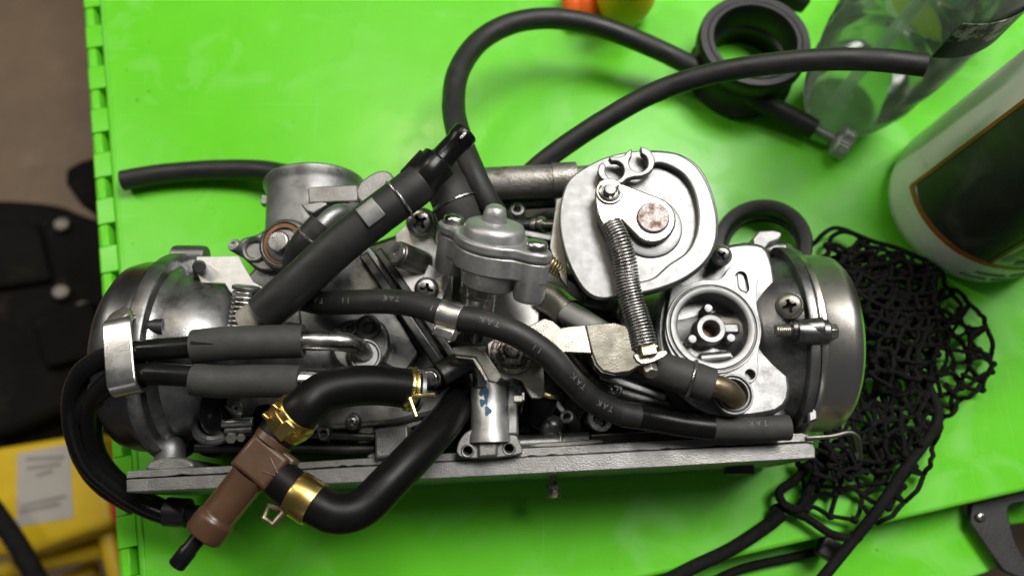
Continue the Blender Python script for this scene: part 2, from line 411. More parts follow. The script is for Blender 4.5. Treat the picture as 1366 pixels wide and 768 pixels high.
def cut(o, cutters):
    for c in cutters:
        m = o.modifiers.new('cut', 'BOOLEAN'); m.operation = 'DIFFERENCE'; m.object = c; m.solver = 'EXACT'; m.material_mode = 'TRANSFER'
    # keep bevel after the cuts
    bpy.context.view_layer.update()
    bevs = [(b.width, b.segments, b.angle_limit) for b in o.modifiers if b.type == 'BEVEL']
    for b in [b for b in o.modifiers if b.type == 'BEVEL']: o.modifiers.remove(b)
    dg = bpy.context.evaluated_depsgraph_get()
    me = bpy.data.meshes.new_from_object(o.evaluated_get(dg))
    o.modifiers.clear()
    old = o.data; o.data = me; me.name = old.name
    for c in cutters:
        bpy.data.objects.remove(c)
    me.polygons.foreach_set('use_smooth', [True] * len(me.polygons))
    me.set_sharp_from_angle(angle=rad(35))
    for w, sg, al in bevs:
        b = o.modifiers.new('bevel', 'BEVEL'); b.width = w; b.segments = sg; b.limit_method = 'ANGLE'; b.angle_limit = al
    return o
def thing(name, label, cat, loc, group=None):
    o = bpy.data.objects.new(name, None); COL.objects.link(o); o.location = loc
    o.empty_display_size = 0.02
    tag(o, label, cat, group)
    return o
def tag(o, label, cat, group=None):
    o['label'] = label; o['category'] = cat
    if group: o['group'] = group
    return o
def hose(name, pts, rpx, mat, parent, hollow=None, n=8, sides=18, at=None):
    """pts: (u, v, z mm) of the centre line; rpx: radius in photo pixels at the middle point"""
    P = [W(*p) for p in pts]
    q = at or pts[len(pts) // 2]
    r = rpx * PX(*q)
    path = smooth_path(P, n)
    ph = pts[0][0] * 0.37
    R = [r * (1 + 0.018 * noise.noise(Vector((i * 0.35, ph, 0))) + 0.010 * noise.noise(Vector((i * 1.3, ph, 3)))) for i in range(len(path))]
    o = MB().tube(path, R, sides, hollow).build(name, mat, parent, 0, 50)
    return o, path, r
def wire_ring(name, c, ax, R, r, mat, parent, a0=0, a1=360):
    x, y, z = frame(ax, (0, 0, 1))
    n = 40
    pts = [c + (x * math.cos(rad(a0 + (a1 - a0) * i / n)) + y * math.sin(rad(a0 + (a1 - a0) * i / n))) * R for i in range(n + 1)]
    return MB().tube(pts, r, 8).build(name, mat, parent)
def arclen(path):
    s = [0]
    for i in range(1, len(path)): s.append(s[-1] + (path[i] - path[i - 1]).length)
    return s
def at_len(path, s, x):
    x = max(0, min(x, s[-1] - 1e-9))
    for i in range(1, len(path)):
        if s[i] >= x:
            t = (x - s[i - 1]) / (s[i] - s[i - 1])
            a, b = max(i - 2, 0), min(i + 1, len(path) - 1)
            return path[i - 1].lerp(path[i], t), (path[b] - path[a]).normalized()
    return path[-1], (path[-1] - path[-2]).normalized()
def nearest_len(path, s, u, v):
    best = (9e9, 0)
    d = ray(u, v).normalized()
    for i, p in enumerate(path):
        q = p - CAMP
        e = (q - d * q.dot(d)).length
        if e < best[0]: best = (e, s[i])
    return best[1]
def hose_print(text, path, r, u, v, size, parent, roll=0.0):
    """ink lettering printed along a hose, reading from right to left (upside down) as in the photograph"""
    cu = bpy.data.curves.new('print', 'FONT'); cu.body = text; cu.size = size; cu.align_x = 'CENTER'; cu.align_y = 'CENTER'
    cu.space_character = 1.5
    to = bpy.data.objects.new('print', cu); COL.objects.link(to)
    bpy.context.view_layer.update()
    me = bpy.data.meshes.new_from_object(to.evaluated_get(bpy.context.evaluated_depsgraph_get()))
    bpy.data.objects.remove(to)
    bm = bmesh.new(); bm.from_mesh(me)
    bmesh.ops.subdivide_edges(bm, edges=[e for e in bm.edges if e.calc_length() > size * 0.12], cuts=2)
    s = arclen(path); s0 = nearest_len(path, s, u, v)
    for w in bm.verts:
        p, t = at_len(path, s, s0 - w.co.x)
        n = CAMP - p; n = (n - t * n.dot(t)).normalized()
        bt = t.cross(n)
        if bt.y < 0: bt = -bt
        a = roll - w.co.y / r
        w.co = p + (n * math.cos(a) + bt * math.sin(a)) * (r + 0.00006)
    bm.to_mesh(me); bm.free()
    me.materials.clear()
    return finish('lettering', me, 'print', parent)

# shared screw: pan head with a cross recess, radius 1, axis +z
M['recess'] = surf('dirt_and_shade', (0.03, 0.028, 0.025), 0.5, 0, 0.3, 2, 0.2, 8)  # recess shade put into the colour, along with oily dirt
def make_screw_mesh(name, mat, cross=True, hexa=False):
    b = MB()
    if hexa:
        b.lathe([(0, -0.3), (0.95, -0.3), (1, -0.2), (1, 0.45), (0.86, 0.6), (0, 0.62)], (0, 0, 0), (0, 0, 1), 6)
    else:
        b.lathe([(0, -0.4), (0.9, -0.4), (0.98, -0.25), (1, 0.1), (0.97, 0.28), (0.85, 0.45), (0.6, 0.56), (0.3, 0.6), (0, 0.61)], (0, 0, 0), (0, 0, 1), 32)
    o = b.build(name, mat, None, 0, 30)
    if cross:
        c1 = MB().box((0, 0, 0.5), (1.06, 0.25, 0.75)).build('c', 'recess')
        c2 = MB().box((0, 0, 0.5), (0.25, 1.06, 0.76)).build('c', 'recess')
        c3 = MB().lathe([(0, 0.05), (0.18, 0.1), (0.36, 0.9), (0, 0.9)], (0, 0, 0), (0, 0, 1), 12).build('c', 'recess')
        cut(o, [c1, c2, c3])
    me = o.data
    bpy.data.objects.remove(o)
    return me
SCREW = make_screw_mesh('screw', 'steel')
SCREWZ = make_screw_mesh('zinc_screw', 'zinc')
NUT = make_screw_mesh('hex_nut', 'zinc', False, True)
BOLT = make_screw_mesh('round_bolt', 'grime', False, False)
def screw(u, v, z, rpx, parent, axis=None, me=None, roll=20, name='screw'):
    me = me or SCREW
    p = W(u, v, z); r = rpx * PX(u, v, z)
    ax = Vector(axis) if axis is not None else (CAMP - p)
    x, y, zz = frame(ax)
    R = Matrix((x, y, zz)).transposed().to_4x4()
    o = bpy.data.objects.new(name, me); COL.objects.link(o)
    mw = Matrix.Translation(p) @ R @ Matrix.Rotation(rad(roll), 4, 'Z') @ Matrix.Scale(r, 4)
    o.parent = parent
    if parent.type == 'EMPTY': o.matrix_parent_inverse = Matrix.Translation(-parent.location)
    o.matrix_basis = mw
    return o
def xdir(u0, v0, z0, u1, v1, z1):
    return W(u1, v1, z1) - W(u0, v0, z0)

# ================================================================== SETTING
# floor far below the table, at the left edge of the picture
fl = MB().box((0.2, 0.6, -0.555), (6, 6, 0.01)).build('floor', 'floor'); fl['kind'] = 'structure'

# ------------------------------------------------------------------ green folding table
table = thing('folding_table', 'bright green moulded plastic table with hinge tabs along its left edge', 'table', W(700, 400, 0))
A = W(129, -30, 0); B = W(186, 790, 0)            # left edge of the panel
dv = (A - B).normalized()
C0 = W(780, 790, 0); C1 = W(1366, 655, 0)         # front edge of the panel
fd = (C1 - C0).normalized()
def isect(p, d, q, e):
    k = ((q.x - p.x) * e.y - (q.y - p.y) * e.x) / (d.x * e.y - d.y * e.x)
    return p + d * k
corner = isect(B, dv, C0, fd)
TL = corner + dv * 0.95; BR = corner + fd * 1.15; TR = TL + fd * 1.15
top = MB().slab([corner, BR, TR, TL], [], (0, 0, -0.014)).build('table_top', 'green', table, 2.2, 38, 3)
side = Vector((dv.y, -dv.x, 0))                      # points to +x from the edge
# moulded ridge beside the hinge
rg = MB().tube([corner + side * 0.0032 + dv * 0.0, TL + side * 0.0032], 0.0007, 8).build('moulded_ridge', 'green', table)
# hinge: wide tabs fixed to the panel, narrow knuckles of the other leaf between them
pitch = (W(107, 77, 0) - W(115, 132, 0)).length
wide = None; narrow = None
nk = int((TL - corner).length / pitch) - 1
wd = (W(129, 100, 0) - W(107, 100, 0)).length
s0 = (W(118, 105, 0) - corner).dot(dv) % pitch
for i in range(nk):
    c = corner + dv * (s0 + i * pitch)
    if wide is None:
        x, y, z = side, dv, Vector((0, 0, 1))
        b = MB()
        up_ = Vector((0, 0, 1))
        b.fprism([(-wd, -0.012), (-wd, -0.0012), (-wd + 0.0012, 0.0), (0.0004, 0.0), (0.0004, -0.012)], (0, 0, -0.0003), (side, up_, dv), -pitch * 0.262, pitch * 0.262)
        o1 = b.build('hinge_tab', 'green', None, 0.35); wide = o1.data
        b = MB()
        b.fprism([(-wd, -0.012), (-wd, -0.0022), (-wd + 0.0022, -0.0006), (-wd * 0.42, -0.0010), (-wd * 0.36, -0.0030), (-wd * 0.36, -0.012)], (0, 0, 0), (side, up_, dv), -pitch * 0.225, pitch * 0.225)
        o2 = b.build('hinge_knuckle', 'green', None, 0.35); narrow = o2.data
        b = MB().fprism([(-wd + 0.001, -0.0135), (-0.0001, -0.0135), (-0.0001, -0.011), (-wd + 0.001, -0.011)], (0, 0, 0), (side, up_, dv), -pitch * 0.24, pitch * 0.24)
        o3 = b.build('hinge_floor', 'green', None); low = o3.data
    else:
        o1 = bpy.data.objects.new('hinge_tab', wide); o2 = bpy.data.objects.new('hinge_knuckle', narrow); o3 = bpy.data.objects.new('hinge_floor', low)
        for o in (o1, o2, o3): COL.objects.link(o)
        for o, s in ((o1, o1), (o2, o2)):
            bv = o.modifiers.new('bevel', 'BEVEL'); bv.width = 0.00035; bv.segments = 2; bv.limit_method = 'ANGLE'
    for o, k in ((o1, 0), (o2, 0.5), (o3, 0.5)):
        o.location = c + dv * pitch * k
        o.parent = table; o.matrix_parent_inverse = Matrix.Translation(-table.location)
# lower leaf that hangs just below the front edge
q = 2.0
leaf_far = [C0 - fd * 0.35 + Vector((0, 0, -0.022)) - dv * -0.02, corner + fd * 1.3 + Vector((0, 0, -0.022)) - dv * -0.02]
l0 = W(760, 806, -22); l1 = W(1336, 758, -22)
leaf = MB().slab([W(700, 830, -22), W(1000, 806, -22), W(1296, 771, -22), W(1336, 757, -22), W(1262, 640, -22), W(700, 770, -22)], [], (0, 0, -0.012)).build('lower_leaf', 'green', table, 1.5, 38, 3)
leaf2 = MB().slab([W(1346, 700, -40), W(1420, 690, -40), W(1420, 560, -40), W(1300, 610, -40)], [], (0, 0, -0.01)).build('far_leaf', 'green', table, 1.5)
brk = MB().prism(chaikin([(1280, 676), (1345, 658), (1430, 630), (1430, 664), (1352, 670), (1343, 678), (1349, 705), (1357, 730), (1380, 760), (1400, 785), (1345, 764), (1336, 758)], 1), -14, 4).build('hinge_bracket', 'blackmetal', table, 0.6)
screw(1308, 689, -13, 6, brk, (0, 0, 1), SCREW, 10)

# ================================================================== THINGS BELOW THE TABLE, LEFT
mach = thing('floor_machine', 'black machine part with shiny bolts on the floor left of the table', 'machine', W(70, 380, -540))
MB().prism(chaikin([(-60, 262), (70, 268), (105, 285), (160, 300), (200, 480), (60, 560), (-60, 600)], 2), -420, 129.5).build('housing', 'blackbag', mach, 8)
MB().prism(chaikin([(76, 230), (118, 208), (190, 200), (200, 300), (115, 285)], 1), -400, 149).build('flap', 'blackbag', mach, 5)
MB().prism([(-60, 300), (48, 296), (66, 372), (-60, 392)], -408, 12).build('cover', 'blackbag', mach, 4)
MB().prism([(40, 420), (120, 400), (140, 470), (60, 490)], -405, 20).build('cover', 'blackbag', mach, 4)
for (u, v, r) in ((83, 300, 11), (82, 390, 12), (112, 413, 13), (82, 424, 8)):
    screw(u, v, -414, r * 0.9, mach, (0.2, 0.2, 1), BOLT, 10, 'bolt')

box = thing('tool_case', 'yellow tool case with a printed paper label on its lid, left of the table', 'tool case', W(60, 680, -540))
MB().prism([(-40, 602), (128, 574), (142, 640), (150, 700), (30, 742), (-40, 742)], -330, 219.5).build('case_body', 'yellow', box, 8, 38, 3)
pap = MB().prism([(23, 605), (93, 592), (98, 690), (22, 702)], -329.4, 0.4).build('paper_label', 'paper', box)
for (a, bb, c, d) in ((34, 610, 86, 612), (36, 622, 80, 621), (48, 632, 70, 630), (30, 672, 88, 664), (27, 680, 80, 674)):
    MB().prism([(a, bb), (c, d - 5), (c, d), (a, bb + 4)], -328.9, 0.2).build('print_line', 'ink', pap)
stand = thing('yellow_frame', 'yellow tubular steel frame beside the tool case under the table edge', 'frame', W(130, 745, -540))
for pts in (((-20, 765, -380), (60, 748, -380), (140, 733, -380)), ((140, 690, -360), (150, 740, -360), (165, 800, -360))):
    MB().tube([W(*p) for p in pts], 0.0085, 12).build('bar', 'yellow', stand)
MB().tube([W(60, 790, -420), W(128, 757, -420)], 0.008, 12).build('bar', 'yellow', stand)
MB().tube([W(62, 478, -430), W(90, 472, -430), W(150, 462, -430)], 0.010, 12).build('bar', 'yellow', stand)
for (u, v, z) in ((140, 733, -380), (150, 740, -360), (62, 478, -430), (150, 462, -430), (60, 790, -420)):
    p = W(u, v, z); MB().tube([p, Vector((p.x, p.y, -0.5499))], 0.0078, 12).build('upright', 'yellow', stand)
redt = tag(MB().prism(chaikin([(140, 645), (160, 640), (168, 700), (152, 708)], 1), -300, 249).build('red_handle', 'red', None, 5), 'small red plastic handle glimpsed beside the yellow tool case', 'handle')
shade = thing('dark_crate', 'dark crate in the gloom behind the yellow case at the left edge', 'crate', W(60, 530, -548))
MB().prism([(-60, 430), (170, 440), (175, 600), (-60, 620)], -455, 94.5).build('body', 'blackbag', shade, 6)
MB().prism([(40, 500), (100, 495), (104, 560), (44, 566)], -449, 6).build('panel', 'blackbag', shade, 2)
cable = tag(MB().tube(smooth_path([W(-30, 650, -300), W(20, 720, -300), W(60, 790, -300)]), 0.008, 10).build('black_cable', 'cord'), 'black cable crossing the bottom left corner', 'cable')

# ================================================================== THINGS ON THE TABLE
# toy at the top edge
duck = thing('rubber_toy', 'yellow rubber toy with orange lobes at the top edge of the picture', 'toy', W(825, 10, 0))
c = W(828, 22, 0)
MB().lathe([(0, 0), (0.010, 0.0), (0.0145, 0.004), (0.017, 0.014), (0.017, 0.030), (0.012, 0.042), (0.006, 0.046), (0, 0.047)], c, (0.05, 0.1, 1), 28, None, 0.85).build('body', 'duck', duck)
hd = W(838, -38, 45)
MB().lathe([(0, -0.014), (0.008, -0.012), (0.0135, -0.004), (0.0135, 0.004), (0.008, 0.012), (0, 0.014)], hd, (0, 0, 1), 24).build('head', 'duck', duck)
for (u, v, z, r, k) in ((765, 8, 9, 0.0068, 1), (781, 8, 9, 0.0072, 1)):
    p = W(u, v, z)
    MB().lathe([(0, -0.011), (r * 0.7, -0.009), (r, -0.002), (r, 0.008), (r * 0.6, 0.014), (0, 0.016)], p, (-0.15, 0.9, 0.35), 20).build('orange_lobe', 'orange', duck)

# rubber intake boots
def boot(name, base, topc, rpx, label, wall, lip):
    b0 = W(*base); t0 = W(*topc)
    ax = t0 - b0; Ht = ax.length
    R = rpx * PX(*topc); r = R * wall
    t = thing(name, label, 'boot', b0, 'rubber intake boots')
    MB().lathe([(r * 0.98, 0), (R * 0.97, 0), (R * 1.0, Ht * 0.1), (R * 0.9, Ht * 0.22), (R * 0.9, Ht * 0.62), (R * 1.0, Ht * 0.72), (R, Ht * 0.94), (R * 0.97, Ht),
                (r * 1.04, Ht), (r, Ht * 0.95), (r, Ht * 0.5), (r * 0.93, Ht * 0.46), (r * 0.93, Ht * 0.3), (r * 0.98, Ht * 0.26), (r * 0.98, 0)], b0, ax, 48).build('sleeve', 'boot', t, 0, 50)
    return t
b1 = boot('intake_boot', (985, 100, 0), (1008, 52, 32), 75, 'black rubber intake boot standing under the crossed hoses', 0.72, 1)
wire_ring('rim_bead', W(1008, 52, 32), W(1008, 52, 32) - W(985, 100, 0), 73 * PX(1008, 52, 32) * 0.86, 0.0006, 'boot', b1)
MB().box(W(1052, -4, 22), (0.022, 0.012, 0.010), frame((0.3, 0.2, 1))).build('side_lug', 'boot', b1, 2)
b2 = boot('intake_boot', (1016, 338, 0), (1016, 325, 16), 64, 'black rubber intake boot half hidden behind the right carburettor', 0.74, 1)

# bottles
def bottle_clear():
    b = W(1118, 146, 0)
    t = thing('clear_bottle', 'clear empty plastic bottle with a dip tube and a scratched black label', 'bottle', b)
    R = 0.033
    MB().lathe([(0, 0.0015), (0.010, 0.0012), (0.016, 0.0006), (0.0195, 0.001), (0.0225, 0.005), (0.0248, 0.013), (0.0275, 0.024), (0.0272, 0.028), (0.0298, 0.034), (0.0300, 0.044), (0.0293, 0.048), (0.0315, 0.054), (0.0322, 0.064),
                (0.0316, 0.068), (R, 0.074), (R, 0.125), (R * 0.93, 0.140), (R * 0.6, 0.152), (R * 0.36, 0.158), (R * 0.36, 0.170)], b, (0, 0, 1), 64).build('shell', 'clear', t, 0, 60)
    for k in range(3):
        wire_ring('moulded_rib', b + Vector((0, 0, 0.026 + k * 0.020)), (0, 0, 1), 0.0275 + 0.0020 * k, 0.0005, 'clear', t)
    MB().tube(smooth_path([b + Vector((-0.006, 0.0, 0.006)), b + Vector((-0.002, 0.001, 0.07)), b + Vector((0, 0.001, 0.165))]), 0.0034, 12).build('dip_tube', 'tube', t)
    # wrapped label: patch of a slightly larger cylinder
    lab = MB(); prev = None; n = 26
    for i in range(n + 1):
        a = rad(-100 + 150 * i / n)
        d = Vector((math.cos(a), math.sin(a), 0)) * (R * 1.035)
        cur = lab.ring([b + d + Vector((0, 0, 0.101)), b + d + Vector((0, 0, 0.124)), b + d * 1.012 + Vector((0, 0, 0.124)), b + d * 1.012 + Vector((0, 0, 0.101))])
        if prev: lab.bridge(prev, cur)
        prev = cur
    lab.build('label', 'chippedlabel', t)
    MB().lathe([(0, 0.163), (0.0125, 0.163), (0.0125, 0.178), (0.010, 0.182), (0, 0.182)], b, (0, 0, 1), 28).build('cap', 'blackmetal', t, 0.6)
bottle_clear()
def patch(b, R, a0, a1, f0, f1, n=28, ky=1.0, tp=0.0):
    """curved sticker on an upright cylinder: f0, f1 give lower and upper edge over the angle"""
    m = MB(); prev = None
    for i in range(n + 1):
        t = i / n; a = rad(a0 + (a1 - a0) * t)
        d = Vector((math.cos(a) * R, math.sin(a) * R * ky, 0)); e = d * 1.006
        k0 = 1 - tp * f0(t); k1 = 1 - tp * f1(t)
        cur = m.ring([b + d * k0 + Vector((0, 0, f0(t))), b + d * k1 + Vector((0, 0, f1(t))), b + e * k1 + Vector((0, 0, f1(t))), b + e * k0 + Vector((0, 0, f0(t)))])
        if prev: m.bridge(prev, cur)
        prev = cur
    return m
def bottle_white():
    R = 0.047
    b = W(1291, 275, 0)
    t = thing('white_bottle', 'white plastic bottle with a black label and thin orange border', 'bottle', b)
    MB().lathe([(0, 0.003), (R * 0.7, 0.003), (R * 0.86, 0), (R * 0.95, 0.003), (R * (1 - 1.15 * 0.011), 0.011), (R * (1 - 1.15 * 0.142), 0.142), (R * 0.76, 0.155), (R * 0.55, 0.17), (R * 0.34, 0.178), (R * 0.34, 0.19), (0, 0.19)], b, (0, 0, 1), 64).build('body', 'white', t, 0, 60)
    lo = lambda f: 0.030
    hi = lambda f: 0.140
    MB_ = lambda *a_, **k_: patch(*a_, tp=1.15, **k_)
    MB_(b, R * 1.004, 182, 251, lambda f: 0.0335 - 0.0025 * min(1, f * 6), lambda f: 0.140).build('label', 'blacklabel', t)
    MB_(b, R * 1.011, 181, 331, lambda f: 0.0275, lambda f: 0.0307).build('label_border', 'orangeline', t)
    MB_(b, R * 1.011, 180.4, 183, lambda f: 0.0290, lambda f: 0.140).build('label_border', 'orangeline', t)
    # slanted pale and olive field at the lower right of the label, with a dark red line above it
    MB_(b, R * 1.004, 251.2, 331, lambda f: 0.0298, lambda f: 0.140).build('label_field', 'palelabel', t)
    MB_(b, R * 1.011, 256, 331, lambda f: 0.044 - 0.010 * f, lambda f: 0.139).build('label_field', 'olive', t)
    MB_(b, R * 1.011, 249.6, 252.2, lambda f: 0.0298, lambda f: 0.140).build('label_border', 'darkred', t)
    for (a0, a1, h) in ((262, 275, 0.035), (254, 258, 0.036), (276, 300, 0.033)):
        MB_(b, R * 1.026, a0, a1, lambda f: h + 0.003 * f, lambda f: h + 0.003 + 0.004 * f, 8).build('leaf_print', 'greenink', t)
    for (a0, a1, h) in ((246, 262, 0.0120), (265, 292, 0.0125), (252, 270, 0.0175), (273, 300, 0.018)):
        MB_(b, R * 1.006, a0, a1, lambda f: h, lambda f: h + 0.0018, 8).build('print_line', 'greenink', t)
bottle_white()
def bottle_yellow():
    R = 0.030
    b = W(1243, 14, 0)
    t = thing('labelled_bottle', 'white bottle with a yellow and teal label behind the clear bottle', 'bottle', b)
    MB().lathe([(0, 0.003), (R * 0.8, 0.002), (R * 0.93, 0.0), (R, 0.007), (R, 0.10), (R * 0.8, 0.12), (R * 0.35, 0.135), (0, 0.136)], b, (0, 0, 1), 48).build('body', 'white', t, 0, 60)
    patch(b, R * 1.006, 180, 375, lambda f: 0.012, lambda f: 0.038).build('label', 'yellowlabel', t)
    patch(b, R * 1.006, 180, 375, lambda f: 0.0385, lambda f: 0.085).build('label', 'bluelabel', t)
bottle_yellow()

# ================================================================== CARBURETTOR RACK
carb = thing('carburetor_rack', 'twin motorcycle carburettor rack with hoses, cable pulley and silver end caps', 'carburetor', W(640, 470, 0))
X = Vector((1, 0, 0)); Y = Vector((0, 1, 0)); Z = Vector((0, 0, 1))

# ---- mounting plate standing on edge along the near side
plate = MB().prism([(168, 639), (300, 632), (450, 623.5), (605, 614.5), (690, 609.5), (900, 598.5), (1076, 590), (1085, 592), (1088, 599), (1088, 611), (900, 622), (690, 633), (600, 637.5), (400, 647), (168, 656.5)], 62, 57).build('mounting_plate', 'worn', carb, 0.5)
MB().prism([(170, 628), (205, 626), (400, 616), (600, 604), (700, 597.5), (1000, 581), (1070, 577), (1083, 582), (1086, 590.5), (1074, 588.8)] + [(1060 - k * 9.0, 589.6 + k * 0.487 - random.choice((0, 0, 0.2, 0.8, 2.2)) * random.random()) for k in range(99)] + [(168, 637.6)], 61.4, 56).build('flange_lip', 'worn', plate, 0.25)
MB().prism(chaikin([(190, 630), (196, 616), (214, 609), (238, 608), (256, 614), (262, 626.5)], 2), 61, 40).build('plate_boss', 'worn', plate, 1.2)
MB().prism(chaikin([(487, 613), (492, 604), (520, 600), (548, 602), (556, 609)], 2), 61, 40).build('plate_boss', 'worn', plate, 1.0)
MB().prism(chaikin([(700, 598), (712, 590), (760, 588), (800, 584), (812, 592)], 2), 60.8, 40).build('plate_boss', 'worn', plate, 1.0)
# studs below the plate
p = W(738, 640, 34)
MB().lathe([(0.0016, -0.004), (0.0016, 0.002), (0.0034, 0.002), (0.0034, 0.004), (0.0024, 0.004), (0.0024, 0.005), (0.0032, 0.005), (0.0032, 0.0075), (0, 0.0078)], p, -Y, 12).build('stud', 'grime', plate, 0.2)
p = W(985, 622, 30)
MB().lathe([(0.0070, -0.004), (0.0070, 0.0035), (0, 0.0036)], p, -Y, 6).build('stud', 'blackmetal', plate, 0.4)
# bent wire strip at the right end
MB().tube(smooth_path([W(1076, 584, 62.5), W(1108, 582, 63), W(1132, 577, 63), W(1143, 582, 62), W(1147, 596, 57), W(1148, 612, 52)], 5), 0.0009, 8).build('wire_hook', 'gunmetal', carb)
MB().tube(smooth_path([W(1132, 578, 62), W(1138, 586, 57), W(1141, 600, 50), W(1144, 613, 50)], 5), 0.0011, 8).build('wire_hook', 'blackmetal', carb)

# ---- domed locating pin, blocks and rods behind the plate
s = PX(226, 600, 58)
MB().lathe([(20 * s, 0), (19.5 * s, 22 * s), (18.5 * s, 32 * s), (15 * s, 40 * s), (9 * s, 45 * s), (0, 47 * s)], W(226, 628, 54), (0, 1, 0.15), 28).build('locating_pin', 'cast', carb, 0, 60)
MB().prism([(499, 571), (544, 566), (546, 606), (500, 612)], 66, 50).build('plate_lug', 'worn', carb, 1.0)
for (a, b_, r) in (((265, 575, 58), (500, 583, 58), 5.5), ((262, 596, 55), (500, 600, 55), 8), ((180, 562, 58), (275, 575, 58), 4)):
    MB().tube([W(*a), W(*b_)], r * PX(*a), 12).build('link_rod', 'castdark', carb)
# pipe with ring to the right of the post
pp = [W(690, 593, 56), W(786, 588, 56)]
s = PX(740, 590, 56)
MB().tube(pp, 12.5 * s, 18).build('vent_pipe', 'castmid', carb, 0.4)
wire_ring('pipe_ring', W(748, 590, 56), pp[1] - pp[0], 13.2 * s, 0.0006, 'zinc', carb)
MB().prism([(786, 578), (1000, 566), (1000, 582), (790, 600)], 54, 30).build('plate_shelf', 'castdark', carb, 1)
MB().lathe([(0, -0.006), (0.0045, -0.005), (0.0058, 0), (0.0045, 0.004), (0.002, 0.0058), (0, 0.006)], W(736, 572, 54), (0, .6, 1), 20).build('valve_ball', 'castmid', carb, 0, 60)

# ---- centre post with two-hole foot
s = PX(655, 550, 66)
o_ = W(654, 590, 64)
post = MB().lathe([(30 * s, 0), (29 * s, 10 * s), (26 * s, 18 * s), (25.5 * s, 78 * s), (24.5 * s, 80 * s), (16 * s, 80 * s), (16 * s, 60 * s), (0, 60 * s)], o_, (-0.02, 1, 0.06), 36).build('centre_post', 'castlight', carb, 0.5)
MB().prism([(677, 512), (690, 514), (692, 580), (676, 580)], 69, 25).build('post_web', 'cast', post, 1.0)
foot = MB().prism(chaikin([(609, 611), (609, 592), (622, 573), (650, 568), (675, 570), (690, 580), (697, 598), (697, 606), (655, 611)], 2), 68, 50).build('post_foot', 'worn', post, 1.6)
hol = [MB().lathe([(0, -0.012), (6.5 * s, -0.012), (6.5 * s, 0.02), (0, 0.02)], W(u, v, 68), (0, -0.35, 1), 20).build('c', 'worn') for (u, v) in ((624, 601), (679, 598))]
cut(foot, hol)
for (u, v) in ((624, 601), (679, 598)):
    wire_ring('hole_rim', W(u, v, 68.1), (0, -0.1, 1), 7.4 * s, 0.0005, 'worn', post)
MB().prism([(637, 572), (664, 572), (664, 609), (637, 611)], 70, 40).build('foot_rib', 'worn', post, 1.2)
# blue paint dabs curved over the post
def dab(uv, rx, ry, mat='bluepaint'):
    m = MB(); R = 25.9 * s; c0 = W(657, uv[1], 63)
    x0 = (uv[0] - 657) * s
    pts = []
    ring_ = []
    for k in range(14):
        a = 2 * math.pi * k / 14
        rr = 1 + 0.25 * math.sin(3 * a + uv[0])
        dx = x0 + rx * s * rr * math.cos(a); dy = ry * s * rr * math.sin(a)
        ring_.append((dx, dy))
    o2 = []
    for dx, dy in ring_:
        h = math.sqrt(max(1e-9, R * R - dx * dx))
        t = dy + 0.0
        base = o_ + Vector((-0.02, 1, 0.06)).normalized() * ((c0.y - o_.y) + t)
        o2.append(base + Vector((dx, 0, h + 0.00008)))
    i = m.ring(o2); m.f.append(tuple(i))
    m.build('paint_mark', mat, post)
dab((650, 525), 6, 9); dab((648, 541), 4, 5); dab((655, 552), 4.5, 6); dab((653, 533), 3, 10)

# ---- filler castings between the two bodies
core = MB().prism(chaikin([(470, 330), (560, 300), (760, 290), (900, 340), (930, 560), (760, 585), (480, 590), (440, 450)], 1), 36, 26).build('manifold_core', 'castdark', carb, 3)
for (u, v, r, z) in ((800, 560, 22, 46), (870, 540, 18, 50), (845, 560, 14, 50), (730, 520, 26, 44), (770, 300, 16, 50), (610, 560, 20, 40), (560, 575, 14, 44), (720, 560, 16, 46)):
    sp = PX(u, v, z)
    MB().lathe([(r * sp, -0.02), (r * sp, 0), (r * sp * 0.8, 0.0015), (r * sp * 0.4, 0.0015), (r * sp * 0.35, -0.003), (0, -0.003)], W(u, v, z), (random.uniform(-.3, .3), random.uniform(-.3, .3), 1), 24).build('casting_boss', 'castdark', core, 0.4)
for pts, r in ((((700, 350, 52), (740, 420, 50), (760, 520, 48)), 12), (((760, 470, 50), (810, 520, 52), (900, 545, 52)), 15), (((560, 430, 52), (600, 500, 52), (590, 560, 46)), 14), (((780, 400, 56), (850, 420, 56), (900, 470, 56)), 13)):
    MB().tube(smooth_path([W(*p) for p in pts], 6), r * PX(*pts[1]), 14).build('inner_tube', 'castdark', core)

for (u, v, r, z) in ((596, 448, 13, 58), (640, 400, 12, 56), (470, 562, 12, 60), (432, 578, 10, 60), (705, 548, 13, 52), (756, 556, 11, 54), (820, 520, 12, 56), (835, 420, 14, 62), (868, 440, 12, 62), (700, 330, 12, 60), (690, 280, 11, 56)):
    sp = PX(u, v, z)
    MB().lathe([(r * 1.1 * sp, -0.02), (r * sp, 0), (r * sp * 0.8, 0.001), (r * sp * 0.45, 0.001), (r * sp * 0.4, -0.003), (0, -0.003)], W(u, v, z), (random.uniform(-.35, .35), random.uniform(-.35, .35), 1), 22).build('casting_boss', 'castmid', core, 0.3)
for (a0, a1, w_, z) in (((610, 545), (520, 575), 5, 56), ((770, 350), (840, 420), 6, 54), ((800, 500), (890, 530), 5, 58), ((700, 480), (760, 560), 5, 50), ((640, 300), (740, 318), 5, 52), ((860, 410), (890, 480), 5, 66)):
    d = Vector((a1[0] - a0[0], a1[1] - a0[1])).normalized(); nn = Vector((-d.y, d.x)) * w_
    MB().prism([(a0[0] + nn.x, a0[1] + nn.y), (a1[0] + nn.x, a1[1] + nn.y), (a1[0] - nn.x, a1[1] - nn.y), (a0[0] - nn.x, a0[1] - nn.y)], z, 22).build('casting_rib', 'castmid', core, 0.9)
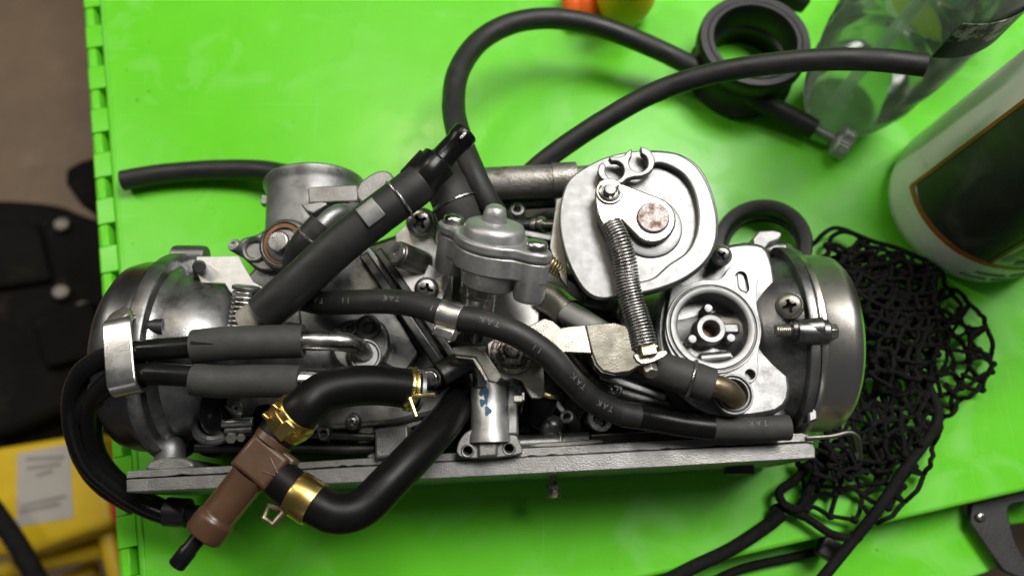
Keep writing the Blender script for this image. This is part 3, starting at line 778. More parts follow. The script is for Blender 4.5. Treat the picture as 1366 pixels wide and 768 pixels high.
for (u, v, z, r) in ((820, 520, 57.5, 7), (470, 562, 61.5, 7), (640, 400, 57.5, 7)):
    screw(u, v, z, r, core, (0.1, 0.1, 1), SCREW, 30)

# =========================================================== RIGHT CARBURETTOR
fx = W(1024, 325, 44)
cy = (W(1040, 338, 44).y + W(1095, 585, 44).y) / 2
RC = Vector((fx.x, cy, 0.044)); RR = (W(1040, 338, 44).y - W(1095, 585, 44).y) / 2
rb = MB().lathe([(0, -0.075), (RR * 0.52, -0.075), (RR * 0.58, -0.03), (RR * 0.74, -0.018), (RR * 0.86, -0.008), (RR * 0.92, 0)], RC, X, 64).build('right_body', 'castmid', carb, 0, 40)
MB().lathe([(RR * 0.6, -0.0022), (RR, -0.0022), (RR * 1.01, -0.0015), (RR * 1.01, 0.0015), (RR, 0.002), (RR * 0.6, 0.002)], RC, X, 72).build('body_flange', 'castmid', rb, 0.3)
capr = MB().lathe([(RR * 0.99, 0.0025), (RR * 1.0, 0.003), (RR * 1.0, 0.0048), (RR * 0.95, 0.0052), (RR * 0.93, 0.007), (RR * 0.925, 0.017), (RR * 0.91, 0.0205), (RR * 0.87, 0.0225), (RR * 0.80, 0.0233), (0, 0.0236)], RC, X, 96).build('end_cap', 'nickel', carb, 0, 50)
# lugs on the flange rim
for ang in (97, 8):
    d = Vector((0, math.cos(rad(ang)), math.sin(rad(ang))))
    MB().lathe([(0, -0.008), (0.0048, -0.008), (0.0052, -0.006), (0.0052, 0.0045), (0.0048, 0.005), (0, 0.005)], RC + d * RR * 0.985, X, 20).build('flange_lug', 'castmid', rb, 0.3)
    MB().lathe([(0, 0.005), (0.0036, 0.005), (0.0036, 0.0075), (0.003, 0.0085), (0, 0.0086)], RC + d * RR * 0.985, X, 6).build('cap_screw', 'zinc', capr, 0.2)
    MB().lathe([(0, -0.016), (0.0016, -0.0155), (0.0018, -0.008), (0, -0.0075)], RC + d * RR * 0.985, X, 12).build('screw_end', 'zinc', rb)
# rib along the near side
MB().tube([W(985, 545, 62), W(1080, 538, 62)], 0.0019, 10).build('body_rib', 'cast', rb)
MB().prism([(1074, 440), (1086, 440), (1092, 560), (1078, 565)], 70, 45).build('flange_edge', 'castmid', rb, 1)
# upper casting
up = MB().prism(chaikin([(880, 395), (905, 352), (950, 330), (1000, 320), (1030, 330), (1040, 400), (1050, 470), (1060, 545), (1000, 560), (930, 555), (885, 500), (872, 445)], 2), 74, 55).build('float_chamber', 'castmid', carb, 2.0, 38, 3)
# face with the round well: raised pad, machined ring
pad = MB().prism(chaikin([(884, 440), (893, 400), (897, 377), (910, 383), (935, 372), (962, 374), (972, 356), (987, 346), (1004, 350), (1012, 366), (1008, 392), (1010, 412), (1018, 440), (1010, 475), (1013, 496), (1005, 512), (990, 508), (972, 500), (945, 505), (915, 496), (895, 475)], 2), 78, 8).build('cover_pad', 'cast', up, 0.9)
cw = MB().lathe([(0, -0.016), (47 * PX(950, 437, 78), -0.016), (47 * PX(950, 437, 78), 0.02), (0, 0.02)], W(950, 437, 78), Z, 48).build('c', 'cast')
c2 = MB().lathe([(0, -0.01), (6.5 * PX(998, 499, 78), -0.01), (6.5 * PX(998, 499, 78), 0.02), (0, 0.02)], W(1001, 499, 78), Z, 20).build('c', 'cast')
c3 = MB().prism(hull([(994, 364, 8), (996, 378, 9)]), 84, 8.5).build('c', 'cast')
cut(pad, [cw, c2, c3])
c4_ = MB().lathe([(0, -0.016), (47.5 * PX(950, 437, 78), -0.016), (47.5 * PX(950, 437, 78), 0.02), (0, 0.02)], W(950, 437, 78), Z, 48).build('c', 'castmid')
cut(up, [c4_])
s = PX(950, 437, 78)
wc = W(950, 437, 78)
MB().lathe([(47 * s, -0.004), (47 * s, 0.0008), (49 * s, 0.0012), (56 * s, 0.0012), (57 * s, 0.0004), (58.5 * s, 0.0004), (59 * s, 0.0012), (62 * s, 0.0012), (62.5 * s, -0.001)], wc, Z, 64).build('well_ring', 'bright', up, 0.15)
fl2 = wc + Vector((0, 0, -0.0105))
MB().lathe([(0, -0.006), (47.2 * s, -0.006), (47.2 * s, 0), (0, 0)], fl2, Z, 48).build('well_floor', 'castmid', up)
MB().lathe([(10.5 * s, 0.001), (10.5 * s, 0.0085), (12 * s, 0.0092), (19 * s, 0.0092), (20.5 * s, 0.008), (22 * s, 0)], fl2 + Vector((0, 0.0, 0)), Z, 36).build('well_boss', 'cast', up, 0.2)
MB().lathe([(0, 0), (10.4 * s, 0), (10.4 * s, 0.0008), (0, 0.0008)], fl2 + Vector((0, 0, 0.0006)), Z, 24).build('needle_seat', 'copper', up)
for a in (92, 208, -25):
    d = Vector((math.cos(rad(a)), math.sin(rad(a)), 0)) * 29 * s
    MB().lathe([(7 * s, 0), (6.8 * s, 0.0075), (5.6 * s, 0.0084), (0, 0.0086)], fl2 + d, Z, 20).build('well_pin', 'cast', up, 0.15)
MB().box(fl2 + Vector((30 * s, 4 * s, 0.0025)), (24 * s, 14 * s, 0.005)).build('well_rib', 'cast', up, 0.8)
MB().tube([fl2 + Vector((-12 * s, -37 * s, 0.002)), fl2 + Vector((28 * s, -33 * s, 0.002))], 8 * s, 14).build('well_rib', 'cast', up)
# slot boss floor
MB().prism(hull([(994, 364, 10), (996, 378, 11)]), 76.2, 2, [hull([(994.5, 366, 3), (995, 370, 3)])]).build('slot_rim', 'bright', up, 0.3)
wire_ring('slot_bead', W(995, 371, 78.2), Z, 15 * s, 0.0007, 'cast', up)
# hose port boss
s = PX(975, 527, 72)
pc = W(974, 527, 76)
MB().lathe([(27 * s, -0.03), (27.5 * s, 0.003), (26.5 * s, 0.0042), (24 * s, 0.0042), (23 * s, 0.0030), (22 * s, 0.0030), (21.5 * s, 0.0042), (19.5 * s, 0.0042), (18.5 * s, 0.002), (18.5 * s, -0.006), (0, -0.006)], pc, Vector((0.05, -0.02, 1)), 44).build('port_boss', 'cast', carb, 0.2)
br, pth, r_ = hose('brass_elbow', [(938, 511, 88), (957, 515, 88), (972, 522, 86), (979, 530, 80), (981, 533, 72)], 15.5, 'brownpipe', carb)
slv, pth, r_ = hose('rubber_elbow', [(800, 470, 62), (838, 482, 79), (870, 490, 85), (912, 502, 88), (949, 514, 88)], 23.5, 'sleeve', carb, None, 8, 22)
tt = (pth[-1] - pth[-4]).normalized()
pq, tq = at_len(pth, arclen(pth), nearest_len(pth, arclen(pth), 922, 505))
wire_ring('wire_clip', pq, tq, r_ * 1.02, 0.0008, 'steel', slv)
# screws on the right carburettor
for (u, v, z, r, me, rl) in ((1053, 408, 90, 17, SCREWZ, 15), (962, 341, 86, 12.5, SCREW, 40)):
    screw(u, v, z, r, up, None, me, rl)
for (u, v, z, r) in ((1053, 408, 87, 17.5), (962, 341, 83, 13.5)):
    p = W(u, v, z); ax = (CAMP - p).normalized(); sp = PX(u, v, z)
    MB().lathe([(r * sp * 1.0, -0.035), (r * sp * 1.0, -0.001), (r * sp * 1.06, -0.001), (r * sp * 1.06, 0.0), (0, 0)], p, ax.lerp(Z, 0.0), 28).build('screw_boss', 'castmid', up, 0.2)
MB().tube([W(1035, 441, 86), W(1056, 441, 86)], 0.0024, 12).build('screw_end', 'zinc', up)
thr = MB()
for k in range(7):
    c = W(1037 + k * 2.6, 441, 86)
    thr.lathe([(0.0022, -0.0004), (0.0027, 0), (0.0022, 0.0004)], c, X, 14)
thr.build('screw_thread', 'zinc', up)
MB().tube([W(1056, 440, 86), W(1098, 438, 88)], [0.0040, 0.0046], 18).build('stop_boss', 'castmid', up, 0.4)
MB().prism(chaikin([(1003, 308), (1042, 306), (1044, 318), (1022, 326), (1020, 346), (1006, 346)], 1), 62, 30).build('linkage_lug', 'cast', up, 0.8)
MB().tube([W(990, 329, 60), W(1010, 329, 60)], 0.0018, 12).build('linkage_pin', 'zinc', up)
MB().prism([(968, 333), (1006, 331), (1006, 346), (968, 350)], 56, 20).build('linkage_base', 'bright', up, 0.8)
MB().prism(chaikin([(895, 378), (914, 380), (912, 392), (897, 393)], 1), 77, 6).build('vent_lug', 'castdark', up, 0.4)
# domed foot near the cut hose
MB().lathe([(0, -0.006), (0.006, -0.003), (0.0065, 0.001), (0.004, 0.005), (0, 0.0062)], W(1028, 553, 60), (0.1, 0.5, 1), 20).build('drain_plug', 'castmid', carb, 0, 60)

# =========================================================== THROTTLE PULLEY
ZP = 96
po = chaikin([(752, 252), (760, 237), (776, 225), (802, 211), (830, 203), (868, 199), (905, 203), (928, 216), (943, 236), (954, 265), (960, 297), (957, 327), (944, 351), (920, 371), (893, 384), (858, 394), (826, 395), (800, 400), (778, 388), (758, 352), (747, 312), (746, 278)], 2)
pul = MB().prism(po, ZP, 3.0).build('throttle_pulley', 'bright', carb, 0.7, 38, 3)
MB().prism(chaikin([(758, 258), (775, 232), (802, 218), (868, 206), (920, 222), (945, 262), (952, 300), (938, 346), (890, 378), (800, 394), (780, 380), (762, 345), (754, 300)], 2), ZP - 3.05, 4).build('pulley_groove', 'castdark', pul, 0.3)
# raised rim: outer follows the outline, inner runs along the recess
rim_out = [(858, 201.5), (880, 201), (905, 205), (926, 218), (941, 238), (952, 266), (957.5, 297), (954.5, 326), (942, 349), (919, 368.5), (892, 381.5), (858, 391), (830, 391)]
rim_in = [(838, 376), (858, 374), (874, 368), (892, 352), (915, 336), (927, 315), (931, 288), (926, 258), (914, 236), (898, 224), (880, 218), (862, 222)]
def cr_open(poly, n=5):
    P = smooth_path([Vector((a, b_, 0)) for a, b_ in poly], n)
    return [(p.x, p.y) for p in P]
MB().prism(cr_open(rim_out) + cr_open(rim_in), ZP + 3.4, 3.5).build('pulley_rim', 'bright', pul, 2.7, 38, 5)
s = PX(865, 303, ZP)
MB().lathe([(44 * s, 0), (43 * s, 0.0009), (39 * s, 0.0012), (0, 0.0012)], W(866, 303, ZP), Z, 48).build('hub_disc', 'bright', pul, 0.2)
arm = MB().prism(hull([(871, 293, 31), (816, 257, 17)]), ZP + 5.2, 3.6).build('pulley_arm', 'zinc', pul, 0.8)
s = PX(870, 290, ZP + 6)
MB().lathe([(22 * s, -0.001), (22 * s, 0.0006), (20.5 * s, 0.0014), (0, 0.0017)], W(871, 291, ZP + 5.2), Z, 36).build('shaft_end', 'rustpin', pul, 0.2)
# cable holder: two hooked rings on a bridge
ch = MB()
def zpt(l): return [(780 + a_ / 5.12, 180 + b_ / 5.12) for a_, b_ in l]
def arc(cx, cy, r, a0, a1, n=22): return [(cx + r * math.cos(rad(a0 + (a1 - a0) * i / n)), cy + r * math.sin(rad(a0 + (a1 - a0) * i / n))) for i in range(n + 1)]
hold = [(122, 184), (98, 205), (88, 240), (95, 275), (115, 300), (150, 318), (200, 326), (235, 336), (262, 326), (290, 300), (335, 286), (390, 282), (435, 264), (468, 232), (482, 190), (475, 150), (450, 108), (412, 84), (380, 78)]
hold += arc(368, 188, 64, -72, 222)
hold += [(324, 92), (300, 105), (268, 138), (240, 149), (188, 146), (163, 152)]
hold += arc(205, 242, 64, -108, 205)
ch.prism(zpt(hold), ZP + 6.4, 3.6)
ch.prism(zpt([(215, 330), (262, 322), (300, 360), (250, 400), (200, 380)]), ZP + 4.4, 4.2)
chold = ch.build('cable_holder', 'bright', pul, 0.45)
# clevis link and clip
cl = MB().prism(chaikin([(794, 250), (803, 238), (824, 240), (832, 258), (834, 284), (822, 304), (807, 303), (797, 283)], 2), ZP + 9.2, 1.8, [circ(813, 257, 7, 20)]).build('spring_link', 'zinc', pul, 0.5)
s = PX(813, 256, ZP + 10)
pc = W(813, 256, ZP + 9.2)
MB().lathe([(18.5 * s, 0), (18.5 * s, 0.0006), (17.5 * s, 0.0009), (10 * s, 0.0009), (9.5 * s, 0)], pc, Z, 32).build('washer', 'zinc', pul, 0.1)
MB().lathe([(8.5 * s, -0.004), (8.5 * s, 0.0022), (7.2 * s, 0.003), (0, 0.0031)], pc, Z, 24).build('pivot_pin', 'bright', pul, 0.1)
ec = MB()
ec.tube([pc + Vector((0, 0, 0.0014)) + Vector((math.cos(rad(a)), math.sin(rad(a)), 0)) * 13 * s for a in range(-215, 36, 10)], 0.0006, 8)
ec.tube([pc + Vector((0, 0, 0.0014)) + Vector((math.cos(rad(-90)), math.sin(rad(-90)), 0)) * k * s for k in (9.2, 13)], 0.0007, 8)
ec.build('retaining_clip', 'steel', pul)
# link side folded down
MB().prism([(795, 252), (798, 249), (800, 282), (809, 302), (806, 304), (797, 284)], ZP + 8.5, 5).build('link_flange', 'gunmetal', cl)
# return spring: tight helix
sp_path = smooth_path([W(815, 299, ZP + 7), W(826, 322, ZP + 8), W(834, 350, ZP + 7), W(838, 380, ZP + 5), W(846, 412, ZP + 4), W(854, 438, ZP + 4), W(860, 464, ZP + 4)], 40)
sl = arclen(sp_path); turns = 41; n = turns * 16
xx, yy, _ = frame(sp_path[1] - sp_path[0], X)
hp = []
for i in range(n + 1):
    p, t = at_len(sp_path, sl, sl[-1] * i / n)
    xx = (xx - t * xx.dot(t)).normalized(); yy = t.cross(xx)
    a = 2 * math.pi * turns * i / n
    R = (13.0 + 2.2 * (i / n)) * 0.000305
    hp.append(p + (xx * math.cos(a) + yy * math.sin(a)) * R)
MB().tube(hp, 0.00052, 7).build('return_spring', 'steel', carb, 0, 60)

# spring anchor bracket
MB().prism([(703, 436), (726, 424), (738, 428), (748, 437), (760, 435), (781, 433), (790, 472), (784, 471), (757, 470), (745, 470), (732, 484), (700, 474)], 88, 2.0).build('bracket_plate', 'zinc', carb, 0.4)
MB().prism([(781.5, 433), (800, 431), (820, 430), (834, 434), (843, 444), (848, 458), (856, 471), (866, 474), (864, 486), (852, 488), (840, 495), (820, 498), (804, 494), (796, 485), (790.5, 472)], 88, 2.0, (), lambda u, v: 88 + (u - 781) * 0.135).build('bracket_tongue', 'zinc', carb, 0.4)
MB().prism([(790.5, 472), (796, 485), (804, 494), (820, 498), (840, 495), (852, 488), (851, 490), (840, 498), (820, 501), (802, 497), (793, 487), (788, 474)], 86, 7.0, (), lambda u, v: 86.5 + (u - 781) * 0.135).build('bracket_fold', 'gunmetal', carb, 0.4)
MB().prism(chaikin([(842, 470), (862, 473), (888, 465), (893, 473), (868, 485), (852, 486)], 1), 99.5, 2.2).build('bracket_tip', 'zinc', carb, 0.4)
MB().prism([(853, 459), (875, 457), (878, 472), (857, 475)], 102.5, 4).build('anchor_block', 'brassblock', carb, 0.5)
MB().lathe([(0.0042, -0.0005), (0.0044, 0), (0.0042, 0.0005), (0, 0.0005)], W(863, 486, 95.5), (0.1, -0.75, 0.6), 20).build('copper_washer', 'copper', carb)
MB().lathe([(0.0030, -0.001), (0.0030, 0.0032), (0.0024, 0.004), (0, 0.004)], W(866, 490, 95.6), (0.1, -0.75, 0.6), 6).build('anchor_nut', 'zinc', carb, 0.2)

# zinc barrel and grey tube under the bracket
MB().tube([W(724, 394, 74), W(742, 404, 76), W(757, 417, 78)], 21 * PX(740, 405, 76), 24, 0.7).build('cable_barrel', 'zinc', carb, 0.3)
MB().tube([W(752, 414, 79), W(775, 426, 81), W(806, 446, 82)], 16 * PX(775, 425, 80), 24).build('cable_tube', 'greyplastic', carb, 0.3)
MB().tube([W(726, 350, 70), W(760, 368, 66), W(800, 392, 60)], 6 * PX(760, 368, 66), 12).build('inner_rod', 'castdark', carb)
# small spring beside the valve
hp = []; q0 = W(728, 346, 84); q1 = W(757, 368, 82); dd = (q1 - q0).normalized(); xx, yy, _ = frame(dd)
for i in range(8 * 14 + 1):
    a = 2 * math.pi * i / 14
    hp.append(q0.lerp(q1, i / (8 * 14)) + (xx * math.cos(a) + yy * math.sin(a)) * 0.0030)
MB().tube(hp, 0.0007, 7).build('idle_spring', 'brassblock', carb, 0, 60)
# cross pipe with rust behind the pulley
xp = MB().tube([W(636, 246, 62), W(738, 241, 62)], 22 * PX(690, 243, 62), 28).build('balance_pipe', 'rusty', carb, 0.3)
MB().tube([W(736, 241, 62), W(769, 239, 62)], 23.2 * PX(690, 243, 62), 28, 0.75).build('pipe_end', 'rusty', carb, 0.3)
for (u, v, z, r) in ((722, 299, 74, 11), (713, 300, 73, 9)):
    MB().lathe([(r * .0003, -0.0012), (r * .00033, 0), (r * .0003, 0.0012), (0, 0.0012)], W(u, v, z), (0.9, -0.2, .35), 20).build('spring_washer', 'zinc', carb)
MB().tube([W(680, 300, 66), W(712, 300, 72), W(740, 300, 76)], 7 * PX(712, 300, 70), 14).build('throttle_shaft', 'castmid', carb)
MB().prism([(742, 265), (752, 262), (758, 385), (748, 372), (733, 330)], 86, 3).build('shaft_plate', 'gunmetal', carb, 0.4)
for (u0, v0, u1, v1) in ((655, 272, 740, 268), (650, 300, 735, 300), (690, 320, 750, 330)):
    MB().tube([W(u0, v0, 46), W(u1, v1, 46)], 10 * PX(700, 300, 46), 12).build('inner_rod', 'castdark', carb)
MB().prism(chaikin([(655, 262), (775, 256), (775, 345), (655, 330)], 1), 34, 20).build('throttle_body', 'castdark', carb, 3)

# =========================================================== AIR CUT VALVE
vo = W(656, 335, 95)
AX = Vector((0.13, 0.78, 0.61)).normalized()
xr = Vector((1, -1.15, 0))
vx = (xr - AX * xr.dot(AX)).normalized(); vy = AX.cross(vx)
fr = (vx, vy, AX); s = PX(654, 335, 95) * 1.08
def out_valve(k, ear):
    half = [(-62 - ear, 0), (-60 - ear, 9), (-66, ear - 1), (-52, ear), (-43, 22 * k), (-35, 31 * k), (-19, 40 * k), (0, 43 * k), (19, 40 * k), (35, 31 * k), (43, 22 * k), (52, ear), (66, ear - 1), (60 + ear, 9)]
    pts = half + [(-a_, -b_) for a_, b_ in half]
    return chaikin([(p[0] * s, p[1] * s) for p in pts], 2)
vb = MB().fprism(out_valve(1.0, 19), vo, fr, -20 * s, 6 * s).build('air_cut_valve', 'castlight', carb, 0.9, 38, 3)
MB().fprism(out_valve(1.03, 20), vo, fr, 6.6 * s, 20 * s).build('valve_cover', 'castlight', vb, 1.2, 38, 3)
MB().lathe([(39 * s, 18 * s), (38 * s, 29 * s), (35 * s, 35 * s), (26 * s, 38 * s), (14 * s, 39 * s)], vo, AX, 40).build('cover_dome', 'castlight', vb, 0, 50)
MB().lathe([(16 * s, 36 * s), (14 * s, 48 * s), (12 * s, 55 * s), (7 * s, 58.5 * s), (0, 59 * s)], vo - vx * 2 * s, AX, 28).build('cover_nipple', 'castlight', vb, 0, 60)
for sx in (-1, 1):
    MB().lathe([(18 * s, -44 * s), (19.5 * s, -40 * s), (19.5 * s, 5 * s)], vo + vx * sx * 60 * s, AX, 28).build('valve_ear', 'castlight', vb, 0.3)
    MB().lathe([(0, -44.5 * s), (18 * s, -44.5 * s), (18 * s, -44 * s)], vo + vx * sx * 60 * s, AX, 28).build('ear_face', 'castlight', vb)
    MB().lathe([(6 * s, -45.2 * s), (0, -44.9 * s)], vo + vx * sx * 60 * s, AX, 16).build('screw_end', 'castdark', vb)
    MB().lathe([(14 * s, 20 * s), (14 * s, 25 * s), (12 * s, 30 * s), (6 * s, 32 * s), (0, 32.4 * s)], vo + vx * sx * 61 * s, AX, 28).build('cover_screw', 'steel', vb, 0, 50)
MB().lathe([(36 * s, -40 * s), (41 * s, -18 * s)], vo + vx * 4 * s, AX, 40).build('valve_skirt', 'castlight', vb)
MB().lathe([(28 * s, -46 * s), (36 * s, -40 * s)], vo + vx * 4 * s, AX, 40).build('valve_skirt', 'castlight', vb)
vt = MB().lathe([(0, -84 * s), (18 * s, -84 * s), (21 * s, -80 * s), (21.5 * s, -62 * s), (23.5 * s, -60 * s), (24 * s, -34 * s)], vo - vx * 12 * s, AX, 32).build('valve_stem', 'steel', vb, 0.4)
MB().lathe([(13 * s, -125 * s), (15 * s, -82 * s)], vo - vx * 12 * s, AX, 24).build('stem_nipple', 'gloss', vb)
# support plates beneath
zp = MB().prism([(527, 312), (556, 287), (578, 282), (585, 292), (580, 320), (590, 345), (604, 366), (602, 400), (560, 412), (540, 405), (531, 360)], 68, 3).build('support_plate', 'whitezinc', carb, 0.5)
MB().prism([(572, 352), (600, 368), (598, 380), (590, 400), (552, 408), (553, 392)], 71, 2).build('plate_tab', 'whitezinc', zp, 0.4)
MB().prism([(662, 384), (723, 390), (718, 432), (717, 470), (640, 436), (658, 420)], 74, 3).build('support_plate', 'whitezinc', carb, 0.5)
screw(560, 296, 76, 18.5, zp, None, SCREW, 35)
MB().lathe([(20.5 * PX(560, 296, 74), -0.0015), (20.5 * PX(560, 296, 74), 0.0), (0, 0)], W(562, 297, 73.5), CAMP - W(562, 297, 73.5), 30).build('washer', 'zinc', zp, 0.2)
screw(569, 386, 76, 16.5, zp, None, SCREW, 80)
MB().tube([W(530, 338, 80), W(566, 352, 66)], 17 * PX(545, 345, 74), 26).build('plate_pillar', 'gunmetal', zp, 0.6)
MB().lathe([(14 * s, 0), (13 * s, 0.0006), (5 * s, 0.0006), (4 * s, -0.001), (0, -0.001)], W(529.6, 337.8, 80.2), W(530, 338, 80) - W(566, 352, 66), 24).build('pillar_end', 'steel', zp)

# =========================================================== CENTRE LEVER AND NUT
MB().prism([(650, 458), (668, 446), (700, 440), (722, 466), (726, 500), (727, 526), (722, 531), (709, 531), (702, 520), (697, 508), (686, 503), (676, 507), (664, 503), (652, 482)], 78, 2.4).build('idle_lever', 'zinc', carb, 0.4)
s = PX(684, 468, 80)
pc = W(684, 470, 78)
MB().lathe([(30 * s, 0), (30 * s, 0.0012), (28 * s, 0.0016), (23 * s, 0.0016), (22 * s, 0.001), (0, 0.001)], pc, Z, 40).build('lever_washer', 'grime', carb, 0.2)
MB().lathe([(21 * s, 0.001), (21 * s, 0.0050), (18.5 * s, 0.0062), (14 * s, 0.0062), (13 * s, 0.0040), (0, 0.0040)], pc, Z, 6).build('lever_nut', 'grime', carb, 0.3)
MB().lathe([(11 * s, 0.003), (11 * s, 0.0066), (9 * s, 0.0075), (0, 0.0076)], pc, Z, 10).build('lever_stud', 'grime', carb, 0.3)
MB().prism([(603, 463), (620, 461), (638, 462), (648, 470), (670, 502), (663, 511), (652, 508), (634, 476), (606, 473)], 88, 2.2, (), lambda u, v: 88 - max(0, v - 470) * 0.06).build('lever_lip', 'zinc', carb, 0.5)
MB().prism([(607, 472), (634, 475), (652, 507), (648, 509), (630, 480), (608, 477)], 86.5, 7).build('lever_lip', 'zinc', carb, 0.4)
MB().box(W(691, 532, 78), (0.0036, 0.0026, 0.003)).build('lever_tab', 'zinc', carb, 0.3)
MB().box(W(698, 529, 78), (0.0012, 0.0034, 0.003)).build('lever_tab', 'zinc', carb, 0.3)
MB().tube([W(642, 462, 74), W(642, 515, 70)], 12 * PX(642, 490, 72), 18).build('lever_shaft', 'steel', carb)
wire_ring('wire_clip', W(726, 517, 58), (0.3, 0.6, 0.4), 0.0072, 0.0011, 'goldwire', carb)
gh, _, _ = hose('inner_hose', [(735, 470, 60), (728, 510, 58), (715, 560, 52)], 21, 'bighose', carb)
MB().tube([W(586, 500, 74), W(612, 486, 72), (W(634, 478, 70))], 17 * PX(610, 490, 72), 20).build('pivot_tube', 'castdark', carb, 0.4)
MB().lathe([(12 * PX(574, 505, 76), -0.003), (12 * PX(574, 505, 76), 0.001), (10 * PX(574, 505, 76), 0.0018), (0, 0.002)], W(574, 505, 76), (-0.15, -0.15, 1), 28).build('pivot_pin', 'steel', carb, 0.2)
MB().lathe([(16 * PX(574, 505, 76), -0.02), (16 * PX(574, 505, 76), -0.001), (14 * PX(574, 505, 76), 0), (0, 0)], W(574, 505, 76), (-0.15, -0.15, 1), 28).build('pivot_boss', 'castdark', carb, 0.2)

# =========================================================== LEFT CARBURETTOR
fl_ = W(262, 350, 46)
LR = 0.0455
LC = Vector((fl_.x, fl_.y - LR * 0.985, 0.047))
lb = MB().lathe([(0, -0.075), (LR * 0.35, -0.075), (LR * 0.42, -0.036), (LR * 0.60, -0.031), (LR * 0.74, -0.024), (LR * 0.81, -0.014), (LR * 0.83, -0.006), (LR * 0.90, -0.003), (LR * 0.91, 0)], LC, -X, 64).build('left_body', 'castmid', carb, 0, 40)
MB().lathe([(LR * 0.6, -0.0025), (LR, -0.0025), (LR * 1.015, -0.001), (LR * 1.015, 0.0032), (LR, 0.004), (LR * 0.6, 0.004)], LC, -X, 72).build('body_flange', 'castmid', lb, 0.3)
capl = MB().lathe([(LR * 0.97, 0.0042), (LR * 0.97, 0.006), (LR * 0.94, 0.008), (LR * 0.93, 0.014), (LR * 0.90, 0.019), (LR * 0.80, 0.023), (LR * 0.6, 0.0255), (0, 0.027)], LC, -X, 96).build('end_cap', 'capshade', carb, 0, 50)
for ang in (12,):
    d = Vector((0, math.cos(rad(ang)), math.sin(rad(ang))))
    MB().lathe([(0, -0.009), (0.005, -0.009), (0.0054, -0.006), (0.0054, 0.005), (0.005, 0.006), (0, 0.006)], LC + d * LR * 0.985, -X, 20).build('flange_lug', 'castmid', lb, 0.3)
# body block and diagonal webs
blk = MB().prism(chaikin([(335, 352), (395, 320), (470, 300), (500, 330), (545, 390), (585, 450), (622, 510), (600, 560), (300, 585), (262, 530), (300, 420)], 1), 60, 46).build('left_block', 'castmid', carb, 2.5, 38, 3)
MB().prism([(392, 372), (480, 332), (560, 470), (540, 500), (480, 470), (400, 440)], 65, 6).build('block_panel', 'castmid', blk, 1.2)
for (a0, a1, w_) in (((484, 338), (602, 508), 7), ((503, 332), (622, 500), 6)):
    d = Vector((a1[0] - a0[0], a1[1] - a0[1])).normalized(); nn = Vector((-d.y, d.x)) * w_
    MB().prism([(a0[0] + nn.x, a0[1] + nn.y), (a1[0] + nn.x, a1[1] + nn.y), (a1[0] - nn.x, a1[1] - nn.y), (a0[0] - nn.x, a0[1] - nn.y)], 70, 25).build('body_web', 'castdark', blk, 0.9)
MB().prism(chaikin([(440, 430), (500, 420), (520, 440), (520, 480), (470, 500), (440, 480)], 2), 70, 10).build('pipe_pad', 'castmid', blk, 1.6)
for (u, v, r) in ((466, 438, 8), (491, 436, 13)):
    sp = PX(u, v, 72)
    MB().lathe([(r * 1.3 * sp, -0.006), (r * 1.3 * sp, 0.0006), (r * 0.9 * sp, 0.001), (r * 0.5 * sp, 0.0002), (r * 0.42 * sp, -0.002), (0, -0.002)], W(u, v, 71.5), Z, 24).build('jet_plug', 'blackmetal', blk, 0.2)
# choke pipes and sleeves
sp = PX(488, 472, 75)
MB().lathe([(23 * sp, -0.012), (23 * sp, 0.0015), (21 * sp, 0.0028), (18.5 * sp, 0.0028), (17.5 * sp, 0.0015), (0, 0.0015)], W(486, 474, 73), (0.35, -0.1, 1), 30).build('pipe_collar', 'cast', blk, 0.2)
hose('metal_pipe', [(390, 455, 92), (430, 455, 91), (458, 456, 89), (476, 462, 83), (485, 470, 75), (487, 473, 70)], 12.5, 'steel', carb)
hose('metal_pipe', [(385, 507, 92), (420, 507, 88), (450, 506, 80), (470, 507, 72)], 14, 'steel', carb)
sv1, sp1, r1 = hose('rubber_sleeve', [(259, 462, 94), (300, 458, 94), (350, 456, 93), (405, 455, 92)], 22.5, 'sleeve', carb, 0.62, 8, 24)
sv2, sp2, r2 = hose('rubber_sleeve', [(259, 506, 92), (300, 509, 92), (350, 508, 92), (401, 509, 92)], 22, 'sleeve', carb, 0.62, 8, 24)
MB().prism([(254, 454.5), (284, 458.2), (254, 459)], 100.9, 2.5).build('sleeve_split', 'gloss', sv1)
hose('choke_cable', [(285, 460, 94), (235, 464, 94), (190, 468, 93), (150, 474, 90), (112, 495, 82), (98, 530, 72), (100, 575, 62), (118, 618, 52), (150, 648, 44), (190, 674, 36), (232, 690, 30)], 14, 'gloss', carb, None, 8, 20)
hose('choke_cable', [(285, 504, 92), (235, 500, 92), (190, 499, 91), (155, 506, 88), (130, 528, 78), (122, 560, 66), (126, 600, 54), (146, 632, 45), (180, 660, 36), (215, 678, 28)], 14, 'gloss', carb, None, 8, 20)
hose('choke_cable', [(140, 520, 78), (112, 555, 62), (115, 600, 50), (142, 640, 40), (185, 668, 30)], 20, 'gloss', carb, None, 8, 20)
MB().tube([W(222, 682, 30), W(252, 684, 30)], 19 * PX(235, 685, 30), 20, 0.6).build('cable_end', 'boot', carb, 0.3)
